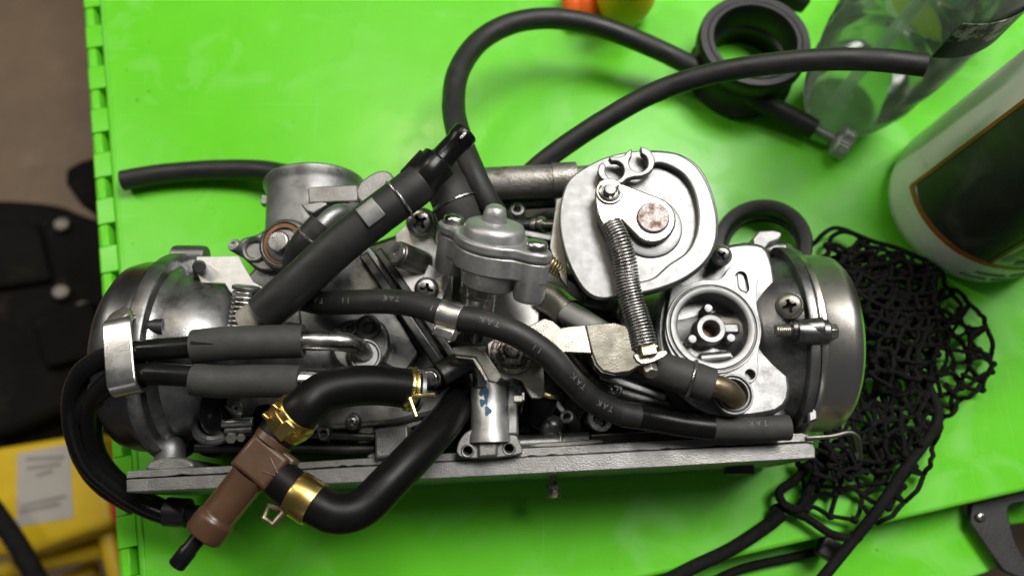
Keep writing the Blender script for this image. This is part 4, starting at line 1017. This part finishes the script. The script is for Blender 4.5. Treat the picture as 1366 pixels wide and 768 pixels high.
# oval clamp around the two cables
lp = []
c_ = W(168, 474, 92); hw = 0.0158; hh = 0.0062
for k in range(40):
    a = 2 * math.pi * k / 40
    ca, sa = math.cos(a), math.sin(a)
    yy_ = (hw - hh) * (1 if ca > 0 else -1) * min(1, abs(ca) * 3) + hh * ca
    lp.append((yy_, hh * sa * 1.02))
cm = MB(); rings = []
ax_ = Vector((0.97, 0.22, 0.0)).normalized(); ay_ = Vector((-0.22, 0.97, 0.0)).normalized()
prev = None
inn = [(y_ * 0.89, z_ * 0.76) for y_, z_ in lp]
def clp(l, t): return [c_ + ax_ * t + ay_ * y_ + Z * z_ for y_, z_ in l]
A1 = cm.ring(clp(lp, -0.0055)); A2 = cm.ring(clp(lp, 0.0055)); B1 = cm.ring(clp(inn, -0.0055)); B2 = cm.ring(clp(inn, 0.0055))
cm.bridge(A1, A2); cm.bridge(A2, B2); cm.bridge(B2, B1); cm.bridge(B1, A1)
clampo = cm.build('cable_clamp', 'band', carb, 0.5)
MB().lathe([(0, 0), (0.0050, 0), (0.0055, 0.0006), (0.0055, 0.0016), (0.0045, 0.003), (0.002, 0.0036), (0, 0.0037)], W(163, 427, 91), (-0.3, 0.6, 0.8), 24).build('clamp_rivet', 'zinc', clampo, 0.2)
MB().tube([W(185, 436, 86), W(218, 436, 84)], 11 * PX(200, 436, 85), 20, 0.6).build('clamp_stay', 'blackmetal', clampo)
# silver heat plate, post, spring
hp_ = MB().prism([(262, 342), (318, 341), (326, 356), (338, 376), (352, 384), (340, 392), (312, 394), (306, 388), (300, 378), (268, 377), (262, 362)], 72, 1.6).build('stop_plate', 'whitezinc', carb, 0.3)
MB().lathe([(9.5 * 0.00031, -0.008), (9.5 * 0.00031, 0.004), (8 * 0.00031, 0.005), (0, 0.005)], W(266, 356, 74), CAMP - W(266, 356, 74), 20).build('plate_pin', 'castdark', hp_, 0.2)
MB().prism([(262, 340), (234, 347), (236, 362), (262, 372)], 66, 20).build('plate_lug', 'castmid', lb, 2)
hp = []; q0 = W(330, 384, 80); q1 = W(322, 440, 74); dd = (q1 - q0).normalized(); xx, yy, _ = frame(dd)
for i in range(9 * 14 + 1):
    a = 2 * math.pi * i / 14
    hp.append(q0.lerp(q1, i / (9 * 14)) + (xx * math.cos(a) + yy * math.sin(a)) * 0.0050)
MB().tube(hp, 0.00085, 8).build('stop_spring', 'steel', carb, 0, 60)
MB().lathe([(0.0062, -0.001), (0.0062, 0.0005), (0.005, 0.001), (0, 0.001)], q0, -dd, 24).build('spring_seat', 'castmid', carb, 0.2)
# intake stack pointing away, with rolled rim
i0 = W(420, 330, 48); i1 = W(421, 246, 48)
ss = 68 * PX(420, 240, 70); ln = (i1 - i0).length
stk = MB().lathe([(ss * 0.98, 0), (ss * 0.97, ln * 0.80), (ss * 1.0, ln * 0.86), (ss * 1.04, ln * 0.92), (ss * 1.05, ln * 0.97), (ss * 1.02, ln), (ss * 0.9, ln), (ss * 0.86, ln * 0.9), (ss * 0.8, ln * 0.3), (0, ln * 0.3)], i0, i1 - i0, 64).build('intake_stack', 'cast', carb, 0, 40)
MB().box(W(354, 268, 50), (0.003, 0.005, 0.004)).build('stack_nub', 'cast', stk, 0.4)
# throttle end boss with gasket ring and hex bolt
tb = W(378, 325, 72); s = PX(378, 325, 72); ta = Vector((-0.12, -0.12, 1))
MB().lathe([(40 * s, -0.03), (37 * s, -0.004), (34 * s, 0.0), (29 * s, 0.0008), (28 * s, -0.001), (0, -0.001)], tb, ta, 48).build('shaft_boss', 'castmid', carb, 0.3)
MB().lathe([(27.5 * s, -0.002), (27.5 * s, 0.0006), (22 * s, 0.0006), (22 * s, -0.002)], tb, ta, 40).build('shaft_seal', 'browngasket', carb, 0.1)
MB().lathe([(22 * s, -0.002), (22 * s, 0.0010), (18 * s, 0.0014), (0, 0.0014)], tb + Vector((0, -0.001, 0)), ta, 36).build('shaft_washer', 'castmid', carb, 0.2)
MB().lathe([(14.5 * s, 0.001), (14.5 * s, 0.0042), (13 * s, 0.005), (0, 0.0051)], tb + Vector((-0.0005, 0, 0)), ta, 24).build('shaft_bolt', 'steel', carb, 0.3)
# little ear and post left of it
MB().prism(chaikin([(318, 318), (345, 312), (352, 305), (362, 312), (362, 345), (372, 360), (345, 362), (325, 345), (316, 335)], 2), 64, 22).build('shaft_ear', 'castmid', carb, 1.2)
MB().lathe([(9 * s, -0.008), (9 * s, 0.0), (8 * s, 0.0008), (4 * s, 0.0008), (3.4 * s, 0), (0, 0)], W(312, 327, 66), (-0.4, 0.1, 1), 22).build('ear_post', 'cast', carb, 0.2)
wire_ring('ear_ridge', W(340, 333, 64.5), ta, 15 * s, 0.0012, 'castmid', carb)
# brackets over the stack
MB().prism([(410, 252), (414, 249), (474, 246), (477, 248), (477, 268), (412, 271)], 78, 12).build('stack_bracket', 'worn', carb, 1.0)
MB().prism(chaikin([(474, 247), (498, 229), (514, 226), (524, 232), (528, 246), (510, 262), (490, 272), (476, 268)], 1), 77, 8).build('bracket_ear', 'worn', carb, 1.0)
MB().prism([(401, 272), (432, 268), (437, 272), (418, 285), (408, 281)], 82, 6).build('bracket_tab', 'cast', carb, 0.6)
hose('nipple_elbow', [(476, 276, 70), (468, 283, 78), (455, 283, 84), (442, 289, 87), (428, 303, 88), (415, 320, 86)], 12, 'cast', carb)
el, ep, er = hose('rubber_elbow', [(432, 300, 88), (418, 316, 87), (405, 332, 84), (398, 352, 76), (396, 380, 64)], 21, 'rubber', carb, None, 8, 22)
pq, tq = at_len(ep, arclen(ep), nearest_len(ep, arclen(ep), 413, 316))
wire_ring('wire_clip', pq, tq, er * 1.02, 0.00065, 'steel', el)

# =========================================================== LONG DIAGONAL HOSE
bh, bp_, brr = hose('breather_hose', [(352, 418, 88), (400, 376, 93), (450, 330, 97), (500, 290, 100), (548, 254, 101), (562, 243, 101)], 27, 'rubber', carb, None, 8, 28)
MB().tube([W(330, 432, 84), W(358, 411, 88)], 22 * PX(345, 420, 86), 24).build('hose_stub', 'beige', carb, 0.3)
hs = arclen(bp_)
pq, tq = at_len(bp_, hs, nearest_len(bp_, hs, 533, 266))
wire_ring('wire_clip', pq, tq, brr * 1.02, 0.0007, 'steel', bh)
cdir = (W(620, 180, 104) - W(560, 245, 101)).normalized()
c0 = W(556, 248, 101); sc = PX(590, 215, 102)
con = MB().lathe([(0, 0), (24 * sc, 0), (25 * sc, 2 * sc), (25 * sc, 44 * sc), (23.5 * sc, 46 * sc), (17.5 * sc, 46.5 * sc), (16.5 * sc, 49 * sc), (16 * sc, 80 * sc), (17.8 * sc, 85 * sc), (17.8 * sc, 97 * sc), (16 * sc, 100 * sc), (10 * sc, 100 * sc), (10 * sc, 80 * sc), (0, 80 * sc)], c0, cdir, 36).build('hose_connector', 'gloss', carb, 0.3)
xf, yf, zf_ = frame(cdir, (-0.8, 0.5, 0.3))
MB().box(c0 + cdir * 18 * sc + xf * 25 * sc, (7 * sc, 16 * sc, 40 * sc), (xf, yf, zf_)).build('connector_key', 'gloss', con, 0.5)
for k in range(6):
    pk = W(612 + random.uniform(-5, 5), 181 + random.uniform(-5, 5), 109.6)
    MB().lathe([(0, 0.0), (0.0006, 0.0001), (0.0002, 0.0004), (0, 0.0004)], c0 + cdir * (86 + 12 * random.random()) * sc + (CAMP - c0).normalized() * 17.5 * sc + yf * random.uniform(-5, 5) * sc, CAMP - c0, 7).build('paint_fleck', 'white', con)
# metal tab across the hose
pq, tq = at_len(bp_, hs, nearest_len(bp_, hs, 500, 288))
nn = (CAMP - pq); nn = (nn - tq * nn.dot(tq)).normalized(); bt = tq.cross(nn)
tab = MB(); prev = None
for k in range(9):
    a = rad(-12 + 62 * k / 8) * (1 if bt.y > 0 else -1)
    d = nn * math.cos(a) + bt * math.sin(a)
    cur = tab.ring([pq + d * brr * 1.01 - tq * 0.0042, pq + d * brr * 1.01 + tq * 0.0042, pq + d * (brr + 0.0012) + tq * 0.0042, pq + d * (brr + 0.0012) - tq * 0.0042])
    if prev: tab.bridge(prev, cur)
    else: tab.f.append(tuple(cur))
    prev = cur
tab.f.append(tuple(reversed(prev)))
tab.build('hose_tab', 'cast', carb, 0.4)
# second rubber elbow behind the connector
e2, ep2, er2 = hose('rubber_elbow', [(583, 222, 74), (596, 248, 80), (608, 274, 80), (620, 306, 72), (628, 340, 58)], 30, 'sleeve', carb, None, 8, 24)
pq, tq = at_len(ep2, arclen(ep2), nearest_len(ep2, arclen(ep2), 606, 270))
wire_ring('wire_clip', pq, tq, er2 * 1.02, 0.0007, 'steel', e2)

# =========================================================== PRINTED FUEL HOSE
th, tp, tr = hose('fuel_hose', [(400, 398, 74), (430, 404, 79), (470, 403, 84), (520, 402, 90), (562, 408, 96), (602, 422, 99), (648, 431, 100), (690, 446, 99), (729, 472, 96), (752, 496, 93), (769, 514, 89), (792, 534, 84), (822, 549, 79), (850, 555, 76)], 17.6, 'rubber', carb, None, 8, 24)
MB().tube(smooth_path([W(828, 552, 77.5), W(870, 558, 74), W(915, 566, 72), W(950, 570, 71)], 8), tr * 1.04, 24).build('shrink_sleeve', 'gloss', th)
e3, ep3, er3 = hose('fuel_hose', [(948, 570, 71), (1000, 571, 70), (1052, 570, 70)], 17, 'sleeve', carb, 0.5, 8, 24)
for (txt, u, v, rl) in (('TA', 434, 402, 0.25), ('11', 472, 401, 0.2), ('TAK', 529, 399, 0.28), ('1', 583, 407, 0.1)):
    hose_print(txt, tp, tr, u, v, 0.0034, th, rl)
for (txt, u, v, rl) in (('TAK', 654, 430, 0.2), ('11', 718, 463, -0.1), ('TAK', 766, 505, 0.35), ('JAK', 800, 538, 0.1)):
    hose_print(txt if txt != 'JAK' else 'TAK', tp, tr, u, v, 0.0032, th, rl)
hose_print('TAK', ep3, er3, 1003, 562, 0.0034, e3, 0.42)
# zinc band clamp on the fuel hose
ts = arclen(tp)
pq, tq = at_len(tp, ts, nearest_len(tp, ts, 604, 420))
bd = MB().lathe([(tr * 1.0, -0.0045), (tr * 1.22, -0.0045), (tr * 1.24, -0.003), (tr * 1.2, -0.001), (tr * 1.24, 0.001), (tr * 1.22, 0.0045), (tr * 1.0, 0.0045)], pq, tq, 36).build('hose_band', 'band', th, 0.2)
bn = (CAMP - pq); bn = (bn - tq * bn.dot(tq)).normalized(); bb = tq.cross(bn)
if bb.y > 0: bb = -bb
MB().box(pq + bb * tr * 1.35 + bn * tr * 0.35, (0.0088, 0.0042, 0.0052), (tq, bb, bn)).build('band_ear', 'band', bd, 0.8)

# =========================================================== BROWN TEE VALVE AND BIG HOSES
zt = 104
d1 = (W(398, 548, zt) - W(262, 716, zt)).normalized()
d2 = Vector((-d1.y, d1.x, 0)); d2 = -d2 if d2.x < 0 else d2       # to the lower right
if (d2.y > 0): d2 = -d2
st = PX(350, 615, zt)
tc_ = W(353, 617, zt - 4)
fr = (d1, d2, Z) if d1.cross(d2).z > 0 else (d1, -d2, Z)
tee = MB().box(tc_, (50 * st, 60 * st, 46 * st), fr).build('tee_valve', 'brown', carb, 1.6, 38, 3)
MB().box(tc_ + Vector((0, 0, -4 * st)), (57 * st, 70 * st, 28 * st), fr).build('tee_flange', 'brown', tee, 1.2, 38, 3)
pb = tc_ - d1 * 28 * st - d2 * 4 * st
MB().lathe([(27 * st, -4 * st), (24.5 * st, 6 * st), (23.5 * st, 60 * st), (27 * st, 64 * st), (27 * st, 88 * st), (25 * st, 92 * st), (14 * st, 92 * st), (12.5 * st, 85 * st), (0, 85 * st)], pb, -d1 + Vector((0, 0, -0.03)), 40).build('tee_barrel', 'brown', tee, 0.6)
MB().lathe([(11 * st, 80 * st), (10.5 * st, 112 * st), (11.8 * st, 116 * st), (11.8 * st, 138 * st), (10.5 * st, 140 * st), (6 * st, 140 * st), (6 * st, 122 * st), (0, 122 * st)], pb - d2 * 3 * st, -d1 + Vector((0.0, 0, -0.03)), 24).build('tee_nozzle', 'gloss', tee, 0.3)
# raised letter on the tee: three bars
tpz = tc_ + Vector((0, 0, 23 * st))
def bar(a, b_):
    p0 = W(a[0], a[1], (tpz.z) * 1000); p1 = W(b_[0], b_[1], tpz.z * 1000)
    MB().tube([Vector((p0.x, p0.y, tpz.z)), Vector((p1.x, p1.y, tpz.z))], 0.00030, 8).build('raised_letter', 'brown', tee)
for sg in (-1, 1):
    MB().tube([pb - d1 * 2 * st + d2 * sg * 23.6 * st + Vector((0, 0, 6 * st)), pb - d1 * 60 * st + d2 * sg * 22.8 * st + Vector((0, 0, 5 * st))], 0.00035, 6).build('mould_seam', 'brown', tee)
bar((349, 628), (373, 636)); bar((373, 636), (361, 611)); bar((358, 632), (366, 624))
# outlet spigots
up0 = tc_ + d1 * 30 * st + d2 * (-10) * st
MB().lathe([(27 * st, -6 * st), (27 * st, 5 * st), (24 * st, 6 * st)], up0, d1, 32).build('tee_collar', 'brown', tee, 0.4)
# hose from the tee up to the left body
def pxz(p): return p
H1 = [up0 + d1 * 4 * st, up0 + d1 * 24 * st, W(404, 546, 103), W(430, 524, 101), W(468, 515, 97), W(510, 514, 92), (W(556, 520, 86))]
r1_ = 27 * PX(470, 515, 97)
h1 = MB().tube(smooth_path(H1, 8), r1_, 28).build('coolant_hose', 'bighose', carb, 0, 50)
p1_ = smooth_path(H1, 8); s1_ = arclen(p1_)
for uu, off in ((546, 0), (551, 0.0018)):
    pq, tq = at_len(p1_, s1_, nearest_len(p1_, s1_, uu, 519))
    wire_ring('wire_clip', pq, tq, r1_ * 1.04, 0.0008, 'goldwire', h1)
pe = pq + Vector((0, -r1_ * 0.75, r1_ * 0.72))
for a, b_ in (((552, 529, 96), (580, 526, 98)), ((546, 530, 96), (555, 555, 96)), ((540, 540, 92), (552, 531, 96))):
    MB().tube([W(*a), W(*b_)], 0.00085, 8).build('clip_tail', 'goldwire', h1)
MB().lathe([(31 * st, 0), (31 * st, 0.004), (26 * st, 0.006), (0, 0.006)], W(560, 521, 84), -tq, 30).build('hose_spigot', 'cast', carb, 0.3)
# lower outlet and hose looping under to the centre
lo0 = tc_ + d2 * 30 * st - d1 * 4 * st
H2 = [lo0, lo0 + d2 * 26 * st, lo0 + d2 * 52 * st + d1 * 2 * st, W(448, 684, 98), W(484, 676, 95), W(522, 640, 92), W(560, 600, 86), W(594, 562, 74), W(618, 530, 56)]
r2_ = 26.5 * PX(480, 660, 96)
h2 = MB().tube(smooth_path(H2, 8), r2_, 28).build('coolant_hose', 'bighose', carb, 0, 50)
# gold spring band clamps
def gold_clamp(c, ax, R, wpx, parent, window=False):
    w = wpx * st
    k = MB().lathe([(R * 1.0, -w), (R * 1.09, -w), (R * 1.12, -w * 0.86), (R * 1.12, w * 0.86), (R * 1.09, w), (R * 1.0, w)], c, ax, 40).build('band_clamp', 'gold', parent, 0.2)
    return k
c1_ = up0 + d1 * 33 * st
ax1 = (smooth_path(H1, 8)[12] - smooth_path(H1, 8)[4]).normalized()
p1_ = smooth_path(H1, 8)
c1_, ax1 = at_len(p1_, s1_, 34 * st)
k1 = gold_clamp(c1_, ax1, r1_, 17, h1)
n1 = (CAMP - c1_); n1 = (n1 - ax1 * n1.dot(ax1)).normalized(); b1_ = ax1.cross(n1)
if b1_.x < 0: b1_ = -b1_
MB().lathe([(r1_ * 1.13, -7 * st), (r1_ * 1.2, -6 * st), (r1_ * 1.2, 6 * st), (r1_ * 1.13, 7 * st)], c1_, ax1, 40).build('clamp_rib', 'gold', k1, 0.2)
for sgn, ww in ((-1, 20), (1, 16)):
    MB().box(c1_ - b1_ * r1_ * 0.92 + n1 * r1_ * 0.75 + ax1 * sgn * 10 * st, (6 * st, 14 * st, 12 * st), (ax1, n1, b1_)).build('clamp_ear', 'gold', k1, 0.5)
MB().box(c1_ + n1 * r1_ * 1.16 + b1_ * 4 * st, (30 * st, 18 * st, 6 * st), (ax1, b1_, n1)).build('clamp_tongue', 'gold', k1, 0.7)
p2_ = smooth_path(H2, 8); s2_ = arclen(p2_)
c2_, ax2 = at_len(p2_, s2_, 44 * st)
n2 = (CAMP - c2_); n2 = (n2 - ax2 * n2.dot(ax2)).normalized(); b2_ = ax2.cross(n2)
if b2_.y > 0: b2_ = -b2_
k2 = gold_clamp(c2_, ax2, r2_, 17, h2)
# dark triangular window in the band
wn = MB(); prev = None
loop = []
for (t_, a) in ((-8, 5), (9, 28), (9, 52), (-6, 48)):
    d = n2 * math.cos(rad(a)) + b2_ * math.sin(rad(a))
    loop.append(c2_ + ax2 * t_ * st + d * r2_ * 1.128)
i = wn.ring(loop); wn.f.append(tuple(i))
wn.build('clamp_window', 'gloss', k2)
wl = [c2_ - ax2 * 10 * st + b2_ * r2_ * 0.95 + n2 * r2_ * 0.25, c2_ - ax2 * 14 * st + b2_ * r2_ * 1.75 + n2 * 0.1 * r2_, c2_ - ax2 * 30 * st + b2_ * r2_ * 1.75, c2_ - ax2 * 34 * st + b2_ * r2_ * 1.2, c2_ - ax2 * 14 * st + b2_ * r2_ * 0.95]
MB().tube(wl, 0.0012, 8).build('clamp_loop', 'brownpipe', k2)

# ---- small fittings below the sleeves on the left
hose('rubber_elbow', [(292, 512, 76), (286, 534, 76), (284, 556, 72), (292, 572, 62)], 17, 'gloss', carb, None, 8, 20)
wire_ring('elbow_seat', W(288, 566, 64), (0.1, 0.5, 1), 24 * PX(288, 566, 64), 0.0022, 'castmid', carb)
MB().tube([W(296, 564, 72), W(338, 562, 72)], 6 * PX(316, 563, 72), 14).build('linkage_bar', 'steel', carb, 0.3)
MB().tube([W(300, 574, 70), W(336, 572, 70)], 5 * PX(316, 573, 70), 14).build('linkage_bar', 'castmid', carb, 0.3)
for (u, v, z, r, me) in ((316, 543, 78, 7, SCREWZ), (309, 583, 72, 8, NUT), (322, 583, 71, 6, NUT)):
    screw(u, v, z, r, carb, (0.1, -0.5, 1), me, 15, 'linkage_nut')
MB().tube([W(302, 540, 76), W(312, 547, 77), W(322, 553, 76)], 0.0011, 8).build('cotter_pin', 'zinc', carb)
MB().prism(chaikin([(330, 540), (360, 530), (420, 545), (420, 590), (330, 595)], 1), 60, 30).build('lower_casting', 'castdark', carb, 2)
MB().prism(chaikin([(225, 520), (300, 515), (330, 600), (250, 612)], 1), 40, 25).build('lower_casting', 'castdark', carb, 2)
MB().prism([(475, 560), (500, 556), (500, 590), (475, 592)], 58, 20).build('casting_step', 'castmid', carb, 1.5)

# ---- free hoses lying out on the table
hose('drain_hose', [(164, 241, 6.5), (220, 232, 6.5), (290, 227, 8), (352, 228, 12), (410, 240, 22)], 14, 'rubber', carb, 0.45, 8, 20, (260, 230, 14))
ic, ipth, ir = hose('idle_cable', [(672, 300, 70), (650, 270, 80), (630, 228, 82), (612, 180, 74), (605, 140, 66), (612, 95, 58), (640, 55, 50), (685, 31, 44), (740, 25, 38), (800, 36, 32), (870, 63, 26), (940, 97, 18), (1010, 133, 13), (1086, 172, 9)], 14.5, 'rubber', carb, None, 8, 20, (640, 55, 50))
q0 = W(1080, 169, 9.2); q1 = W(1115, 187, 8.5); kd = (q1 - q0).normalized()
MB().tube([q0, q1], 6 * PX(1100, 180, 9), 14).build('adjuster_rod', 'cast', ic)
kn = MB(); nk_ = 60
sk = PX(1122, 190, 9)
prev = None
for (r, h) in ((0, -4), (9, -4), (15, -2), (18, 0), (20, 3), (20, 17), (18, 20), (0, 21)):
    x_, y_, z_ = frame(kd)
    if r == 0: cur = kn.ring([q1 + kd * h * sk])
    else: cur = kn.ring([q1 + kd * h * sk + (x_ * math.cos(2 * math.pi * i / nk_) + y_ * math.sin(2 * math.pi * i / nk_)) * r * sk * (1 + (0.05 if (i % 2 and r >= 18) else 0)) for i in range(nk_)])
    if prev: kn.bridge(prev, cur)
    prev = cur
kn.build('adjuster_knob', 'knob', ic, 0, 30)
hose('drain_hose', [(690, 246, 58), (735, 208, 64), (800, 164, 71), (870, 125, 78), (940, 101, 86), (1010, 88, 93), (1090, 80, 100), (1165, 80, 106), (1235, 87, 110)], 14.5, 'rubber', carb, 0.45, 8, 20, (1000, 90, 92))

# ================================================================== NET
net = thing('cargo_net', 'crumpled black string net with drawcords beside the right carburettor', 'net', W(1190, 450, 0))
POLY = [(1082, 322), (1112, 303), (1150, 318), (1200, 330), (1252, 345), (1262, 395), (1292, 408), (1322, 462), (1312, 512), (1262, 542), (1242, 600), (1228, 640), (1182, 690), (1112, 716), (1046, 694), (1040, 650), (1088, 600), (1110, 480), (1095, 380)]
def inside(u, v, poly=POLY):
    c = False; j = len(poly) - 1
    for i in range(len(poly)):
        a, b_ = poly[i], poly[j]
        if (a[1] > v) != (b_[1] > v) and u < (b_[0] - a[0]) * (v - a[1]) / (b_[1] - a[1]) + a[0]: c = not c
        j = i
    return c
nm = MB()
rnd = random.Random(11)
def strand(p, q_, r, sag):
    a = W(*p); b_ = W(*q_)
    m = (a + b_) / 2 + Vector((rnd.uniform(-1, 1), rnd.uniform(-1, 1), rnd.uniform(-.6, .8))) * sag
    nm.tube(smooth_path([a, m, b_], 4), r, 6)
def lattice(region, cell, rot, z0, z1, jit, r, warp, seed, fold=0.0):
    ca, sa = math.cos(rad(rot)), math.sin(rad(rot))
    nodes = {}
    off = Vector((seed * 13.7, seed * 5.1, 0))
    for i in range(-22, 23):
        for j in range(-30, 31):
            x_ = (i + (j % 2) * 0.5) * cell; y_ = j * cell * 0.55
            x_ += fold * math.sin(y_ * 0.03 + seed); y_ += fold * 0.7 * math.sin(x_ * 0.035 + seed * 2)
            u = 1180 + x_ * ca - y_ * sa; v = 500 + x_ * sa + y_ * ca
            nv = noise.noise_vector(Vector((u * 0.009, v * 0.009, 0)) + off)
            u += nv.x * warp + rnd.uniform(-jit, jit); v += nv.y * warp + rnd.uniform(-jit, jit)
            if inside(u, v, region):
                nodes[(i, j)] = (u, v, z0 + (z1 - z0) * (0.5 + 0.5 * nv.z) + rnd.uniform(-1.0, 1.0))
    def nb(k):
        i, j = k
        return [q_ for q_ in (((i, j + 1), (i - 1, j + 1), (i, j - 1), (i - 1, j - 1)) if j % 2 == 0 else ((i, j + 1), (i + 1, j + 1), (i, j - 1), (i + 1, j - 1))) if q_ in nodes]
    for _ in range(4):
        for k in [k for k in nodes if len(nb(k)) < 2]: del nodes[k]
    for k, p in nodes.items():
        for q in nb(k):
            if q > k and math.hypot(p[0] - nodes[q][0], p[1] - nodes[q][1]) < cell * 2.2:
                strand(p, nodes[q], r * rnd.uniform(0.85, 1.15), cell * 0.00007)
        o = W(*p)
        nm.lathe([(0, -r * 1.9), (r * 1.5, -r * .9), (r * 1.65, r * .5), (r * 0.9, r * 1.5), (0, r * 1.8)], o, (rnd.uniform(-1, 1), rnd.uniform(-1, 1), 1), 8)
UP = [p for p in [(1090, 330), (1150, 316), (1252, 348), (1262, 395), (1275, 430), (1250, 500), (1235, 590), (1160, 640), (1075, 640), (1090, 560), (1120, 470), (1100, 380)]]
MID = [(1095, 330), (1200, 332), (1250, 350), (1255, 420), (1235, 500), (1160, 540), (1150, 430)]
LOW = [(1088, 580), (1245, 545), (1240, 600), (1226, 640), (1182, 690), (1112, 714), (1046, 694), (1040, 650)]
RGT = [(1220, 395), (1270, 392), (1300, 412), (1330, 460), (1322, 515), (1270, 550), (1215, 565)]
lattice(LOW, 46, 62, 3, 12, 2, 0.0012, 14, 1, 5)
lattice(LOW, 60, 35, 4, 10, 2, 0.0010, 16, 9, 6)
lattice(RGT, 36, 20, 3, 14, 2, 0.00105, 14, 2, 6)
lattice(RGT, 44, 70, 3, 18, 2, 0.00105, 14, 3, 6)
lattice(UP, 31, 14, 4, 22, 1.5, 0.00105, 26, 4, 9)
lattice(UP, 29, 48, 10, 30, 1.5, 0.00108, 30, 5, 10)
lattice(UP, 33, 82, 6, 26, 1.5, 0.00105, 28, 6, 9)
lattice(MID, 26, 66, 14, 36, 1.5, 0.0011, 30, 8, 10)
lattice(MID, 27, 24, 10, 34, 1.5, 0.0011, 30, 7, 10)
nt_ = nm.build('netting', 'net', net, 0, 60)
def cordline(pts, r, n=6):
    MB().tube(smooth_path([W(*p) for p in pts], n), r, 8).build('edge_cord', 'net', net)
cordline(((1060, 335, 6), (1085, 325, 8), (1098, 312, 8), (1115, 304, 9), (1140, 312, 10), (1150, 325, 12), (1135, 338, 12), (1112, 333, 10), (1108, 318, 10), (1128, 309, 12), (1165, 322, 14), (1200, 332, 18), (1240, 350, 14)), 0.0012)
cordline(((1085, 350, 6), (1100, 346, 6), (1120, 352, 9)), 0.0013)
# scalloped loops along the outer edge
scal = [(1240, 352), (1260, 385), (1292, 408), (1314, 438), (1320, 474), (1308, 508), (1278, 532), (1254, 556), (1242, 592), (1230, 632), (1204, 668), (1168, 696)]
for i in range(len(scal) - 1):
    a, b_ = scal[i], scal[i + 1]
    dx, dy = b_[0] - a[0], b_[1] - a[1]; L_ = math.hypot(dx, dy); nx, ny = dy / L_, -dx / L_
    pts = []
    for k in range(7):
        t = k / 6; bul = math.sin(math.pi * t) * rnd.uniform(5, 9)
        pts.append((a[0] + dx * t + nx * bul, a[1] + dy * t + ny * bul, 6 + 5 * math.sin(math.pi * t)))
    cordline([(a[0] - nx * 26, a[1] - ny * 26, 12)] + pts + [(b_[0] - nx * 26, b_[1] - ny * 26, 12)], 0.00115, 4)
cordline(((1030, 684, 5), (1040, 676, 6), (1075, 690, 7), (1110, 712, 7), (1145, 718, 6), (1135, 712, 6)), 0.0020)
cordline(((1090, 610, 8), (1060, 640, 8), (1040, 655, 9), (1046, 672, 9), (1066, 678, 8), (1078, 655, 9), (1094, 620, 10), (1098, 590, 12)), 0.0022)
MB().tube(smooth_path([W(*p) for p in ((1215, 480, 8), (1245, 530, 9), (1250, 562, 12), (1232, 592, 13), (1205, 628, 14), (1172, 678, 12), (1130, 730, 6), (1085, 785, 4))], 8), 0.0026, 10).build('dark_cord', 'cord', net)
MB().tube(smooth_path([W(*p) for p in ((1045, 683, 8), (1020, 703, 5), (975, 732, 4), (920, 758, 4), (860, 790, 4))], 8), 0.0032, 10).build('dark_cord', 'cord', net)
MB().tube(smooth_path([W(*p) for p in ((1120, 728, -18), (1060, 742, -18), (990, 758, -18), (930, 785, -18))], 8), 0.0022, 10).build('dark_cord', 'cord', net)  # thin dark cord along the gap between table top and lower leaf
MB().box(W(1105, 732, -8), (0.010, 0.010, 0.008), frame((0, 0, 1), (0.5, 0.8, 0))).build('cord_lock', 'blackmetal', net, 1)
